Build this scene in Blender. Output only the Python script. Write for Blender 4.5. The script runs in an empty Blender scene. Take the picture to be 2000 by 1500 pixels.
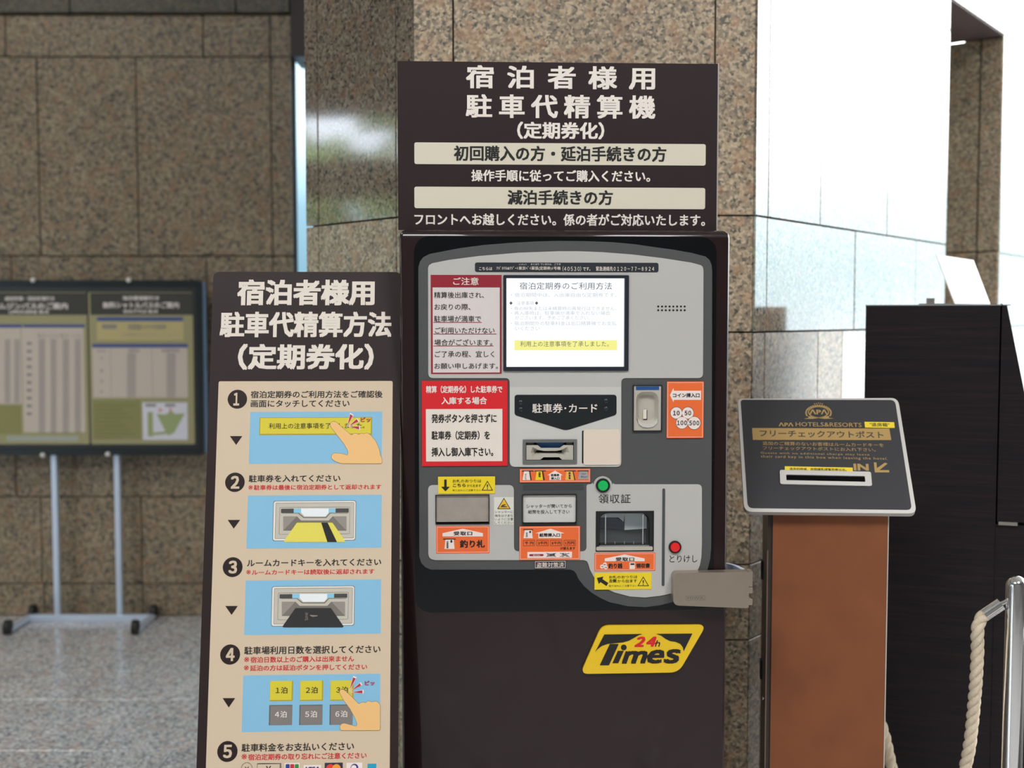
import bpy, bmesh, math, random
from mathutils import Vector, Matrix
from mathutils.geometry import tessellate_polygon
random.seed(7)
SC = bpy.context.scene
COL = SC.collection

# ------------------------------------------------------------------ camera
F_PX, H_CAM, PITCH = 2300.0, 1.40, math.radians(3.285)
cam_d = bpy.data.cameras.new('camera'); cam = bpy.data.objects.new('camera', cam_d); COL.objects.link(cam)
cam.location = (0, 0, H_CAM); cam.rotation_euler = (math.radians(90) - PITCH, 0, 0)
cam_d.sensor_width = 36.0; cam_d.lens = 36.0 * F_PX / 2000.0
cam_d.dof.use_dof = True; cam_d.dof.focus_distance = 2.02; cam_d.dof.aperture_fstop = 3.6
cam_d.clip_start = 0.05; cam_d.clip_end = 400
SC.camera = cam
# ------------------------------------------------------------------ view + world (overcast sky, hazy horizon)
SC.view_settings.view_transform = 'Standard'; SC.view_settings.look = 'None'
SC.view_settings.exposure = -0.25; SC.view_settings.gamma = 1.0; SC.view_settings.use_curve_mapping = False
W = bpy.data.worlds.new('sky'); SC.world = W; W.use_nodes = True
nt = W.node_tree; bg = nt.nodes['Background']
tc = nt.nodes.new('ShaderNodeTexCoord'); sx = nt.nodes.new('ShaderNodeSeparateXYZ'); rp = nt.nodes.new('ShaderNodeValToRGB')
nt.links.new(tc.outputs['Generated'], sx.inputs[0]); nt.links.new(sx.outputs['Z'], rp.inputs[0]); nt.links.new(rp.outputs[0], bg.inputs[0])
el = rp.color_ramp.elements
el[0].position = 0.0; el[0].color = (0.26, 0.33, 0.36, 1)
el[1].position = 0.16; el[1].color = (1.0, 1.0, 1.0, 1)
e = el.new(0.09); e.color = (0.32, 0.40, 0.43, 1)
e = el.new(0.04); e.color = (0.23, 0.32, 0.345, 1)
bg.inputs['Strength'].default_value = 10.5

def area(name, loc, rot, sx_, sy_, power, color):
    l = bpy.data.lights.new(name, 'AREA'); l.shape = 'RECTANGLE'; l.size = sx_; l.size_y = sy_; l.energy = power; l.color = color
    o = bpy.data.objects.new(name, l); COL.objects.link(o); o.location = loc; o.rotation_euler = rot; return o
area('ceiling_lamp', (-1.4, -0.9, 4.22), (0, 0, 0), 1.2, 1.2, 128, (0.97, 0.98, 1.0))
area('ceiling_lamp.001', (1.6, -0.9, 4.22), (0, 0, 0), 1.2, 1.2, 128, (0.97, 0.98, 1.0))
area('ceiling_lamp.002', (-3.2, 2.4, 4.22), (0, 0, 0), 1.0, 1.0, 70, (1.0, 0.95, 0.86))

# ------------------------------------------------------------------ colour + materials
def lin(c):
    c = c / 255.0
    return c / 12.92 if c <= 0.04045 else ((c + 0.055) / 1.055) ** 2.4
K = 0.83
def S(r, g, b, k=K):
    c = [lin(x) / k for x in (r, g, b)]; m = max(c); q = min(1.0, 0.93 / m) if m > 0 else 1.0
    return tuple(x * q for x in c) + (1,)
MC = {}
def mat(name, rgb, rough=0.5, metal=0.0, k=K, spec=0.5, coat=0.0, emit=None, es=0.0, noise=0.0, nscale=20.0, raw=None):
    if name in MC: return MC[name]
    m = bpy.data.materials.new(name); m.use_nodes = True
    n = m.node_tree; b = n.nodes['Principled BSDF']
    c = raw if raw else S(*rgb, k=k)
    b.inputs['Base Color'].default_value = c
    b.inputs['Roughness'].default_value = rough; b.inputs['Metallic'].default_value = metal
    b.inputs['Specular IOR Level'].default_value = spec; b.inputs['Coat Weight'].default_value = coat
    b.inputs['Coat Roughness'].default_value = 0.05
    if emit:
        b.inputs['Emission Color'].default_value = tuple(lin(x) for x in emit) + (1,); b.inputs['Emission Strength'].default_value = es
    if noise:
        t = n.nodes.new('ShaderNodeTexNoise'); t.inputs['Scale'].default_value = nscale; t.inputs['Detail'].default_value = 4
        g = n.nodes.new('ShaderNodeNewGeometry'); n.links.new(g.outputs['Position'], t.inputs['Vector'])
        mx = n.nodes.new('ShaderNodeMix'); mx.data_type = 'RGBA'
        mx.inputs['A'].default_value = tuple(x * (1 - noise) for x in c[:3]) + (1,); mx.inputs['B'].default_value = tuple(min(1, x * (1 + noise)) for x in c[:3]) + (1,)
        n.links.new(t.outputs['Fac'], mx.inputs['Factor']); n.links.new(mx.outputs['Result'], b.inputs['Base Color'])
    MC[name] = m; return m

def granite(name, gain=1.0, rough=0.35, spec=0.5, scale=1.0, tint=(1, 1, 1), ior=1.5, bump=0.0):
    m = bpy.data.materials.new(name); m.use_nodes = True
    n = m.node_tree; N = n.nodes; L = n.links; b = N['Principled BSDF']
    g = N.new('ShaderNodeNewGeometry')
    nz = N.new('ShaderNodeTexNoise'); nz.inputs['Scale'].default_value = 160 * scale; nz.inputs['Detail'].default_value = 3
    L.new(g.outputs['Position'], nz.inputs['Vector'])
    ad = N.new('ShaderNodeVectorMath'); ad.operation = 'MULTIPLY_ADD'
    L.new(nz.outputs['Color'], ad.inputs[0]); ad.inputs[1].default_value = (0.012 / scale,) * 3; L.new(g.outputs['Position'], ad.inputs[2])
    v = N.new('ShaderNodeTexVoronoi'); v.inputs['Scale'].default_value = 165 * scale; L.new(ad.outputs[0], v.inputs['Vector'])
    sp = N.new('ShaderNodeSeparateColor'); L.new(v.outputs['Color'], sp.inputs[0])
    r = N.new('ShaderNodeValToRGB'); L.new(sp.outputs[0], r.inputs[0]); r.color_ramp.interpolation = 'LINEAR'
    st = [(0.0, (0.07, 0.065, 0.06)), (0.10, (0.11, 0.10, 0.085)), (0.22, (0.19, 0.16, 0.125)), (0.45, (0.27, 0.215, 0.16)), (0.62, (0.32, 0.25, 0.18)), (0.80, (0.40, 0.32, 0.235)), (1.0, (0.47, 0.39, 0.295))]
    el = r.color_ramp.elements
    el[0].position, el[0].color = st[0][0], st[0][1] + (1,); el[1].position, el[1].color = st[-1][0], st[-1][1] + (1,)
    for p, c in st[1:-1]:
        e = el.new(p); e.color = c + (1,)
    v2 = N.new('ShaderNodeTexVoronoi'); v2.inputs['Scale'].default_value = 46 * scale; L.new(ad.outputs[0], v2.inputs['Vector'])
    sp2 = N.new('ShaderNodeSeparateColor'); L.new(v2.outputs['Color'], sp2.inputs[0])
    gt = N.new('ShaderNodeMapRange'); gt.inputs['From Min'].default_value = 0.80; gt.inputs['From Max'].default_value = 0.86; gt.inputs['To Max'].default_value = 0.42
    L.new(sp2.outputs[1], gt.inputs['Value'])
    mx = N.new('ShaderNodeMix'); mx.data_type = 'RGBA'; L.new(gt.outputs[0], mx.inputs['Factor']); L.new(r.outputs[0], mx.inputs['A']); mx.inputs['B'].default_value = (0.34, 0.20, 0.125, 1)
    ml = N.new('ShaderNodeMix'); ml.data_type = 'RGBA'; ml.blend_type = 'MULTIPLY'; ml.inputs['Factor'].default_value = 1
    n2 = N.new('ShaderNodeTexNoise'); n2.inputs['Scale'].default_value = 3.0; n2.inputs['Detail'].default_value = 2; L.new(g.outputs['Position'], n2.inputs['Vector'])
    mr = N.new('ShaderNodeMapRange'); mr.inputs['To Min'].default_value = 0.8 * gain; mr.inputs['To Max'].default_value = 1.2 * gain; L.new(n2.outputs['Fac'], mr.inputs['Value'])
    cm = N.new('ShaderNodeVectorMath'); cm.operation = 'SCALE'; cm.inputs[0].default_value = tint; L.new(mr.outputs[0], cm.inputs['Scale'])
    L.new(mx.outputs['Result'], ml.inputs['A']); L.new(cm.outputs[0], ml.inputs['B'])
    L.new(ml.outputs['Result'], b.inputs['Base Color'])
    b.inputs['Roughness'].default_value = rough; b.inputs['Specular IOR Level'].default_value = spec; b.inputs['IOR'].default_value = ior
    if bump:
        bp = N.new('ShaderNodeBump'); bp.inputs['Strength'].default_value = bump; bp.inputs['Distance'].default_value = 0.002
        L.new(sp.outputs[0], bp.inputs['Height']); L.new(bp.outputs[0], b.inputs['Normal'])
    return m

# ------------------------------------------------------------------ planes seen from the camera
CP, SP_ = math.cos(PITCH), math.sin(PITCH)
def ray(x, y):
    a, c = (x - 1000) / F_PX, -(y - 750) / F_PX
    return Vector((a, CP + c * SP_, -SP_ + c * CP))
CAM = Vector((0, 0, H_CAM))
class Plane:
    def __init__(s, o, u, v):
        s.o, s.u, s.v = Vector(o), Vector(u).normalized(), Vector(v).normalized(); s.n = s.u.cross(s.v)
    def px(s, x, y):
        d = ray(x, y); t = (s.o - CAM).dot(s.n) / d.dot(s.n); p = CAM + d * t - s.o
        return (p.dot(s.u), p.dot(s.v))
    def w(s, u, v, d=0.0): return s.o + s.u * u + s.v * v + s.n * d
    def at(s, d): return Plane(s.o + s.n * d, s.u, s.v)
def yawed(x, y, Y, deg, tilt=90.0):
    """vertical (or leaning) plane through the sight line of (x, y) at forward distance Y"""
    d = ray(x, y); o = CAM + d * (Y / d.y); a = math.radians(deg); t = math.radians(tilt)
    back = Vector((-math.sin(a), math.cos(a), 0))
    return Plane(o, (math.cos(a), math.sin(a), 0), back * math.cos(t) + Vector((0, 0, 1)) * math.sin(t))

# ------------------------------------------------------------------ object helpers
def empty(name, loc, label=None, cat=None, group=None):
    o = bpy.data.objects.new(name, None); COL.objects.link(o); o.location = loc; o.empty_display_size = 0.05
    tag(o, label, cat, group); return o
def tag(o, label=None, cat=None, group=None, kind=None):
    if label: o['label'] = label
    if cat: o['category'] = cat
    if group: o['group'] = group
    if kind: o['kind'] = kind
    return o
def wloc(o):
    v = Vector(o.location)
    return v + wloc(o.parent) if o.parent else v
def link(name, me, m, parent=None, origin=None, label=None):
    vs = [v.co for v in me.vertices]
    if origin is None:
        origin = Vector([(min(v[i] for v in vs) + max(v[i] for v in vs)) / 2 for i in range(3)])
    me.transform(Matrix.Translation(-origin))
    o = bpy.data.objects.new(name, me); COL.objects.link(o)
    if m: me.materials.append(m)
    if parent:
        o.parent = parent; o.location = origin - wloc(parent)
    else: o.location = origin
    if label: o['label'] = label
    return o
class MB:
    def __init__(s): s.v, s.f = [], []
    def add(s, vs, fs):
        n = len(s.v); s.v += [Vector(p) for p in vs]; s.f += [tuple(i + n for i in f) for f in fs]; return s
    def box(s, x0, y0, z0, x1, y1, z1):
        return s.add([(x0, y0, z0), (x1, y0, z0), (x1, y1, z0), (x0, y1, z0), (x0, y0, z1), (x1, y0, z1), (x1, y1, z1), (x0, y1, z1)],
                     [(0, 3, 2, 1), (4, 5, 6, 7), (0, 1, 5, 4), (1, 2, 6, 5), (2, 3, 7, 6), (3, 0, 4, 7)])
    def pbox(s, pl, u0, v0, u1, v1, d0, d1): return s.prism(pl, [(u0, v0), (u1, v0), (u1, v1), (u0, v1)], d0, d1)
    def prism(s, pl, pts, d0, d1, holes=()):
        """outline (and holes) in plane coordinates, thick from d0 (back) to d1 (front)"""
        loops = [list(pts)] + [list(h) for h in holes]
        allp = [p for l in loops for p in l]; n = len(allp)
        tris = tessellate_polygon([[Vector((p[0], p[1], 0)) for p in l] for l in loops])
        vs = [pl.w(p[0], p[1], d1) for p in allp] + [pl.w(p[0], p[1], d0) for p in allp]
        fs = []
        for t in tris:
            a, b, c = (Vector(allp[i]) for i in t)
            ar = (b - a).x * (c - a).y - (b - a).y * (c - a).x
            t = tuple(t) if ar > 0 else (t[0], t[2], t[1])
            fs.append(t); fs.append((t[0] + n, t[2] + n, t[1] + n))
        k = 0
        for li, l in enumerate(loops):
            m = len(l); ar = sum(l[i][0] * l[(i + 1) % m][1] - l[(i + 1) % m][0] * l[i][1] for i in range(m))
            ccw = (ar > 0) == (li == 0)
            for i in range(m):
                a, b = k + i, k + (i + 1) % m
                fs.append((a, a + n, b + n, b) if ccw else (b, b + n, a + n, a))
            k += m
        return s.add(vs, fs)
    def tube(s, pts, r, n=12, cap=True, radii=None):
        pts = [Vector(p) for p in pts]; rings = []; up = None
        for i, p in enumerate(pts):
            t = (pts[min(i + 1, len(pts) - 1)] - pts[max(i - 1, 0)]).normalized()
            if up is None:
                up = Vector((0, 0, 1)) if abs(t.z) < 0.9 else Vector((1, 0, 0))
            a = (up - t * up.dot(t)).normalized(); up = a; b = t.cross(a)
            rr = radii[i] if radii else r
            rings.append([p + (a * math.cos(2 * math.pi * k / n) + b * math.sin(2 * math.pi * k / n)) * rr for k in range(n)])
        fs = []
        for i in range(len(rings) - 1):
            for k in range(n):
                fs.append((i * n + k, i * n + (k + 1) % n, (i + 1) * n + (k + 1) % n, (i + 1) * n + k))
        if cap:
            fs.append(tuple(range(n))[::-1]); fs.append(tuple((len(rings) - 1) * n + k for k in range(n)))
        return s.add([p for r_ in rings for p in r_], fs)
    def lathe(s, c, axis, prof, n=24):
        """prof: (radius, height along axis)"""
        c = Vector(c); ax = Vector(axis).normalized(); a = (Vector((1, 0, 0)) if abs(ax.x) < 0.8 else Vector((0, 1, 0))); a = (a - ax * a.dot(ax)).normalized(); b = ax.cross(a)
        vs = [c + ax * h + (a * math.cos(2 * math.pi * k / n) + b * math.sin(2 * math.pi * k / n)) * max(r, 1e-5) for r, h in prof for k in range(n)]
        fs = [(i * n + k, i * n + (k + 1) % n, (i + 1) * n + (k + 1) % n, (i + 1) * n + k) for i in range(len(prof) - 1) for k in range(n)]
        fs.append(tuple(range(n))[::-1]); fs.append(tuple((len(prof) - 1) * n + k for k in range(n)))
        return s.add(vs, fs)
    def mesh(s, name):
        me = bpy.data.meshes.new(name); me.from_pydata(s.v, [], s.f); me.validate(); me.update(); return me
    def build(s, name, m, parent=None, label=None, smooth=False, bevel=0, seg=3, origin=None):
        me = s.mesh(name); o = link(name, me, m, parent, origin, label)
        if smooth:
            for p in me.polygons: p.use_smooth = True
            me.set_sharp_from_angle(angle=math.radians(40))
        if bevel:
            b = o.modifiers.new('bevel', 'BEVEL'); b.width = bevel; b.segments = seg; b.limit_method = 'ANGLE'; b.angle_limit = math.radians(40)
        return o

# ---- outlines: pixel measurements of the photograph turned into true shapes on a plane
def rect(pl, x0, y0, x1, y1):
    xm, ym = (x0 + x1) / 2, (y0 + y1) / 2
    return pl.px(x0, ym)[0], pl.px(xm, y1)[1], pl.px(x1, ym)[0], pl.px(xm, y0)[1]
def rr(pl, x0, y0, x1, y1, r=0.0, seg=5):
    u0, v0, u1, v1 = rect(pl, x0, y0, x1, y1)
    if r <= 0: return [(u0, v0), (u1, v0), (u1, v1), (u0, v1)]
    q = r * (u1 - u0) / (x1 - x0); out = []
    for cx, cy, a0 in ((u1 - q, v0 + q, -90), (u1 - q, v1 - q, 0), (u0 + q, v1 - q, 90), (u0 + q, v0 + q, 180)):
        for i in range(seg + 1):
            a = math.radians(a0 + 90 * i / seg); out.append((cx + q * math.cos(a), cy + q * math.sin(a)))
    return out
def poly(pl, pts): return [pl.px(*p) for p in pts]
def soft(pts, r, seg=5):
    """round every corner of a pixel polygon; a point may carry its own radius"""
    out = []; n = len(pts)
    for i in range(n):
        p = Vector(pts[i][:2]); rad = pts[i][2] if len(pts[i]) > 2 else r
        a, b = Vector(pts[i - 1][:2]), Vector(pts[(i + 1) % n][:2]); da, db = (a - p), (b - p)
        if rad <= 0: out.append(tuple(p)); continue
        q = min(rad, da.length * 0.49, db.length * 0.49); s, e = p + da.normalized() * q, p + db.normalized() * q
        for k in range(seg + 1):
            t = k / seg; out.append(tuple(s * (1 - t) ** 2 + p * 2 * t * (1 - t) + e * t * t))
    return out
def disc(pl, x, y, r, seg=28):
    u, v = pl.px(x, y); q = abs(pl.px(x + r, y)[0] - pl.px(x - r, y)[0]) / 2
    return [(u + q * math.cos(2 * math.pi * i / seg), v + q * math.sin(2 * math.pi * i / seg)) for i in range(seg)]
def frame(mb, pl, x0, y0, x1, y1, t, d0, d1, r=0):
    mb.prism(pl, rr(pl, x0, y0, x1, y1, r), d0, d1, [rr(pl, x0 + t, y0 + t, x1 - t, y1 - t, max(0, r - t))])

_tc = {}
def fw(s_): return ''.join(chr(ord(c) + 0xFEE0) if '!' <= c <= '~' else c for c in s_)
def glyphs(s, bold, shear, space, res=2):
    key = (s, bold, shear, space)
    if key in _tc: return _tc[key]
    c = bpy.data.curves.new('t', 'FONT'); c.body = s; c.dimensions = '2D'; c.resolution_u = res; c.shear = shear; c.space_character = space
    o = bpy.data.objects.new('t', c); COL.objects.link(o); bpy.context.view_layer.update()
    me = bpy.data.meshes.new_from_object(o.evaluated_get(bpy.context.evaluated_depsgraph_get()))
    vs = [(v.co.x, v.co.y) for v in me.vertices]; fs = [tuple(p.vertices) for p in me.polygons]
    bpy.data.objects.remove(o); bpy.data.curves.remove(c); bpy.data.meshes.remove(me)
    if bold:
        V, Fs = [], []
        for k, (dx, dy) in enumerate(((-1, -1), (1, -1), (-1, 1), (1, 1), (0, 0))):
            n = len(V); V += [(p[0] + dx * bold, p[1] + dy * bold * 0.75, k * 3e-5) for p in vs]; Fs += [tuple(i + n for i in f) for f in fs]
        vs, fs = V, Fs
    _tc[key] = (vs, fs); return vs, fs
def text(mb, pl, s, x0, y0, x1, y1, d=0.0, bold=0.0, shear=0.0, space=1.0, rot=0):
    """lay a line of lettering on the plane so that its ink fills the measured box"""
    vs, fs = glyphs(s, bold, shear, space)
    if not vs: return
    vs = [p if len(p) == 3 else (p[0], p[1], 0.0) for p in vs]
    if rot: vs = [(-p[1], p[0], p[2]) if rot > 0 else (p[1], -p[0], p[2]) for p in vs]
    a0, a1 = min(p[0] for p in vs), max(p[0] for p in vs); b0, b1 = min(p[1] for p in vs), max(p[1] for p in vs)
    u0, v0, u1, v1 = rect(pl, x0, y0, x1, y1)
    sx_, sy_ = (u1 - u0) / max(a1 - a0, 1e-6), (v1 - v0) / max(b1 - b0, 1e-6)
    pts = [pl.w(u0 + (p[0] - a0) * sx_, v0 + (p[1] - b0) * sy_, d + p[2]) for p in vs]
    if fs:
        q = fs[0]; nn = (pts[q[1]] - pts[q[0]]).cross(pts[q[2]] - pts[q[1]])
        if nn.dot(pl.n) < 0: fs = [tuple(reversed(f)) for f in fs]
    mb.add(pts, fs)
class Z:
    """coordinates read in an enlarged crop -> photograph pixels"""
    def __init__(s, ox, oy, k): s.ox, s.oy, s.k = ox, oy, k
    def __call__(s, *a): return [(s.ox if i % 2 == 0 else s.oy) + v / s.k for i, v in enumerate(a)]
    def pts(s, l): return [(s.ox + p[0] / s.k, s.oy + p[1] / s.k) + tuple(q / s.k for q in p[2:]) for p in l]

def cut(objs, boxes):
    """boolean recess boxes out of the given objects; boxes: MB closed prisms"""
    cb = MB()
    for b in boxes: cb.add(b.v, b.f)
    me = cb.mesh('c'); co = bpy.data.objects.new('c', me); COL.objects.link(co)
    for o in objs:
        m = o.modifiers.new('cut', 'BOOLEAN'); m.operation = 'DIFFERENCE'; m.solver = 'EXACT'; m.object = co
        bpy.context.view_layer.update()
        nm = bpy.data.meshes.new_from_object(o.evaluated_get(bpy.context.evaluated_depsgraph_get()))
        o.modifiers.clear(); o.data = nm
    bpy.data.objects.remove(co)

# ------------------------------------------------------------------ materials
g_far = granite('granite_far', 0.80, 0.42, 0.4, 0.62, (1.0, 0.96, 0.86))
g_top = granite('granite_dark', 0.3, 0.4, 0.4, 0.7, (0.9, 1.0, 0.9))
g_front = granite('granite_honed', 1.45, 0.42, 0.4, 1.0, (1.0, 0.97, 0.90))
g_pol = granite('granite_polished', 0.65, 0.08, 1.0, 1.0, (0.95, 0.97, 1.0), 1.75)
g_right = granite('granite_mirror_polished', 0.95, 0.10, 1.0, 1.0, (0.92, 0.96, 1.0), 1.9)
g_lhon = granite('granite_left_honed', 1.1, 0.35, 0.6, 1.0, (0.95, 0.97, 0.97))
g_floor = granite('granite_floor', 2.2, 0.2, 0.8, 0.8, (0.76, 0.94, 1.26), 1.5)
m_joint = mat('joint_mortar', (30, 28, 24), 0.9)
m_dark = mat('dark_brown_metal', (40, 32, 30), 0.5)
m_ceil = mat('ceiling_paint', (0, 0, 0), 0.9, raw=(0.55, 0.53, 0.5, 1))
m_backwall = mat('lobby_plaster', (0, 0, 0), 0.9, raw=(0.16, 0.15, 0.14, 1))
m_pave = mat('outdoor_paving', (0, 0, 0), 0.9, raw=(0.42, 0.45, 0.47, 1), noise=0.15, nscale=0.6)
m_leaf = mat('hedge_leaves', (0, 0, 0), 0.7, raw=(0.34, 0.46, 0.14, 1), noise=0.6, nscale=6)
def glass_mat(name, col, rough=0.02, gl=0.08):
    m = bpy.data.materials.new(name); m.use_nodes = True; n = m.node_tree; n.nodes.clear()
    o = n.nodes.new('ShaderNodeOutputMaterial'); t = n.nodes.new('ShaderNodeBsdfTransparent'); t.inputs[0].default_value = col + (1,)
    g = n.nodes.new('ShaderNodeBsdfGlossy'); g.inputs['Roughness'].default_value = rough
    x = n.nodes.new('ShaderNodeMixShader'); x.inputs[0].default_value = gl
    n.links.new(t.outputs[0], x.inputs[1]); n.links.new(g.outputs[0], x.inputs[2]); n.links.new(x.outputs[0], o.inputs[0]); return m
m_tint = glass_mat('blue_tinted_glass', (0.42, 0.49, 0.53))
m_tint2 = glass_mat('grey_tinted_glass', (0.82, 0.86, 0.92))

# ------------------------------------------------------------------ the setting
ROOMZ = 4.3
def struct(o): o['kind'] = 'structure'; return o
def wall(name, pl, u0, v0, u1, v1, thick, m=None):
    b = MB().pbox(pl, u0, v0, u1, v1, -thick, -0.022)
    return struct(b.build(name, m or m_joint))
def slab(pl, parent, u0, v0, u1, v1, m, gap=0.0028, proud=0.0, name='stone_slab'):
    if u1 - u0 < 0.02 or v1 - v0 < 0.02: return
    j = random.uniform(-0.0006, 0.0006)
    u0 += gap; u1 -= gap; v0 += gap; v1 -= gap; c = 0.0009; f = proud + j
    pts = [(u0, v0), (u1, v0), (u1, v1), (u0, v1)]; ins = [(u0 + c, v0 + c), (u1 - c, v0 + c), (u1 - c, v1 - c), (u0 + c, v1 - c)]
    vs = [pl.w(*p, -0.021) for p in pts] + [pl.w(*p, f - c) for p in pts] + [pl.w(*p, f) for p in ins]
    fs = [(8, 9, 10, 11), (3, 2, 1, 0)]
    for k in range(4):
        q = (k + 1) % 4; fs += [(k, q, q + 4, k + 4), (k + 4, q + 4, q + 8, k + 8)]
    return MB().add(vs, fs).build(name, m, parent)

# far wall -------------------------------------------------------------
dfl = ray(200, 1203); Yfar = -H_CAM / dfl.z * dfl.y
PF = Plane((0, Yfar, 0), (1, 0, 0), (0, 0, 1))
zf = lambda y, x=300: PF.px(x, y)[1]
xf = lambda x, y=300: PF.px(x, y)[0]
UL, UR = -6.5, xf(571)
wf = wall('wall_back', PF, UL, 0, UR, ROOMZ, 0.06)
rows = [0.0, zf(1140), zf(970), zf(500), zf(111), zf(28)]
cols = [[85, 277, 470], [82, 277, 470], [400, 530], [75, 268, 530], [400, 530]]
for i in range(5):
    us = sorted(xf(c, 300 if i > 1 else 1100) for c in cols[i]); w_ = 0.9
    left = []; u = us[0]
    while u > UL: u -= w_; left.append(max(u, UL))
    us = sorted(left) + us + [UR]
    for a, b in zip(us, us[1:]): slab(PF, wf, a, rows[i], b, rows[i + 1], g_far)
for a in range(8):
    slab(PF, wf, UL + a * 0.75, rows[5], min(UR, UL + (a + 1) * 0.75), 3.5, g_top, proud=0.03)
hb = struct(MB().box(UR + 0.002, Yfar - 0.02, zf(112), 1.6, Yfar + 0.25, ROOMZ).build('trim_1', m_dark))
tag(hb, 'dark brown header over the tinted window')
win = struct(MB().box(UR, Yfar + 0.065, 0.0, 1.6, Yfar + 0.07, zf(112)).build('window_1', m_tint))
MB().box(UR, Yfar + 0.05, 0, UR + 0.006, Yfar + 0.08, zf(112)).build('window_frame', m_dark, win)

# column (front face, left face, right face) -----------------------------
PC = Plane((0, 2.75, 0), (1, 0, 0), (0, 0, 1))
zc = lambda y: PC.px(1430, y)[1]
xl, xr = PC.px(808, 300)[0], PC.px(1468, 800)[0]
zr = [0.0, 0.12, zc(1250), zc(1103), zc(649), zc(421), 2.32, 3.0, 3.65, ROOMZ]
wc = wall('wall_column', PC, xl + 0.03, 0, xr - 0.03, ROOMZ, 0.2)
j1, j2 = PC.px(885, 60)[0], PC.px(1397, 60)[0]
for i in range(len(zr) - 1):
    us = [xl, j1, (j1 + j2) / 2, j2, xr] if i in (0, 2, 4) else [xl, j1, j2, xr]
    for a, b in zip(us, us[1:]):
        if b > xr - 0.001 and i in (2, 3, 4, 5) : a_ = j2
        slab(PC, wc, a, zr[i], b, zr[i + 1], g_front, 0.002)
a = math.radians(180 - 42.5 - 90); dl = Vector((-0.66, 0.75, 0)).normalized()
PL = Plane((xl, 2.75, 0), (-dl.x, -dl.y, 0), (0, 0, 1))   # u runs towards the corner (u = 0)
UE = PL.px(596, 300)[0]
wl = wall('wall_column_left', PL, UE, 0, -0.02, ROOMZ, 0.12)
for i in range(len(zr) - 1):
    us = [UE, PL.px(621, 300)[0], PL.px(773, 300)[0], 0.0]
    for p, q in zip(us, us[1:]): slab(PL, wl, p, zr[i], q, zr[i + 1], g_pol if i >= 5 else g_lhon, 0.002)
dr = Vector((0.609, 0.793, 0)).normalized()
PR = Plane((xr, 2.75, 0), dr, (0, 0, 1))
uo0, uo1 = PR.px(1849, 300)[0], PR.px(1956, 300)[0]
wrr = wall('wall_right', PR, 0.02, 0, uo0, ROOMZ, 0.14)
ztop = PR.px(1957, 68)[1]
def vj(*xs, y=400): return [PR.px(x, y)[0] for x in xs]
LIMR = 5.2
for i in range(len(zr) - 1):
    if i >= 5: us = [0] + vj(1498, 1600, 1731, y=380)
    elif i == 4: us = [0] + vj(1495, 1667, 1786, y=520)
    else: us = [0] + vj(1493, 1597, 1645, y=700)
    us = [u for u in us if u < uo0] + [uo0]
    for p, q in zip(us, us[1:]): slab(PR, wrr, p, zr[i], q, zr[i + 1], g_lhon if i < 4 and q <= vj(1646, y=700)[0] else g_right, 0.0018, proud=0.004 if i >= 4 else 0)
wr2 = wall('wall_right_far', PR, uo1, 0, LIMR, ROOMZ, 0.14)
for i in range(len(zr) - 1):
    us = [uo1]
    while us[-1] < LIMR: us.append(min(LIMR, us[-1] + 0.62))
    for p, q in zip(us, us[1:]): slab(PR, wr2, p, zr[i], q, zr[i + 1], g_right, 0.0018)
# doorway niche: far jamb of dull granite and a dark soffit
oj = PR.w(uo1, 0); PJ = Plane(oj, (-PR.n.x * -1, -PR.n.y * -1, 0), (0, 0, 1))
jd = -PR.n                                         # into the wall
PJ = Plane(oj + jd * 0.75, -jd, (0, 0, 1))         # u runs from deep to the wall face, faces the camera
wj = wall('wall_niche', PJ, 0, 0, 0.75, ztop, 0.1)
um = PJ.px(1912, 300)[0]
zjs = [0, 0.6, PJ.px(1900, 492)[1], ztop]
for p, q in zip(zjs, zjs[1:]):
    slab(PJ, wj, 0.0, p, um, q, g_front, proud=0.004); slab(PJ, wj, um, p, 0.75, q, g_front, proud=0.004)
sf = MB(); sf.add([PR.w(uo0, ztop, 0.0), PR.w(uo1, ztop, 0.0), PR.w(uo1, ztop, -0.8), PR.w(uo0, ztop, -0.8), PR.w(uo0, ROOMZ, 0.0), PR.w(uo1, ROOMZ, 0.0), PR.w(uo1, ROOMZ, -0.8), PR.w(uo0, ROOMZ, -0.8)],
   [(0, 3, 2, 1), (4, 5, 6, 7), (0, 1, 5, 4), (1, 2, 6, 5), (2, 3, 7, 6), (3, 0, 4, 7)])
so = struct(sf.build('trim_2', mat('soffit_metal', (92, 76, 78), 0.35)))
MB().pbox(PR, uo0, ztop + 0.003, uo1, ROOMZ - 0.01, 0.0, 0.008).build('fascia_panel', g_right, so)

# floor of granite tiles -------------------------------------------------
YB = Yfar + 0.26
fl = struct(MB().box(-6.5, -3.5, -0.12, 5.2, YB, -0.022).box(1.7, YB, -0.12, 5.2, 12, -0.022).build('floor', m_joint))
PFL = Plane((0, 0, 0), (1, 0, 0), (0, 1, 0))
ys = []
for py in (1466, 1366): 
    d_ = ray(200, py); ys.append(-H_CAM / d_.z * d_.y)
st = abs(ys[1] - ys[0]); y0 = ys[0]
while y0 > 1.0: y0 -= st
xs0 = -1.35
for i in range(12):
    ya = y0 + i * st
    for k in range(-4, 6):
        xa = xs0 + k * 1.0 * st + (0.5 * st if i % 2 else 0)
        if xa < -6 or xa > 5 or (ya > YB - 0.2 and xa < 1.7): continue
        slab(PFL, fl, xa, ya, xa + st, ya + st, g_floor, 0.0018, name='floor_tile')
MB().box(-6.5, -3.5, -0.02, 5.2, y0, 0).build('floor_field', g_floor, fl)
MB().box(-6.5, y0, -0.02, xs0 - 4 * st, YB, 0).build('floor_field', g_floor, fl)
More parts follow.
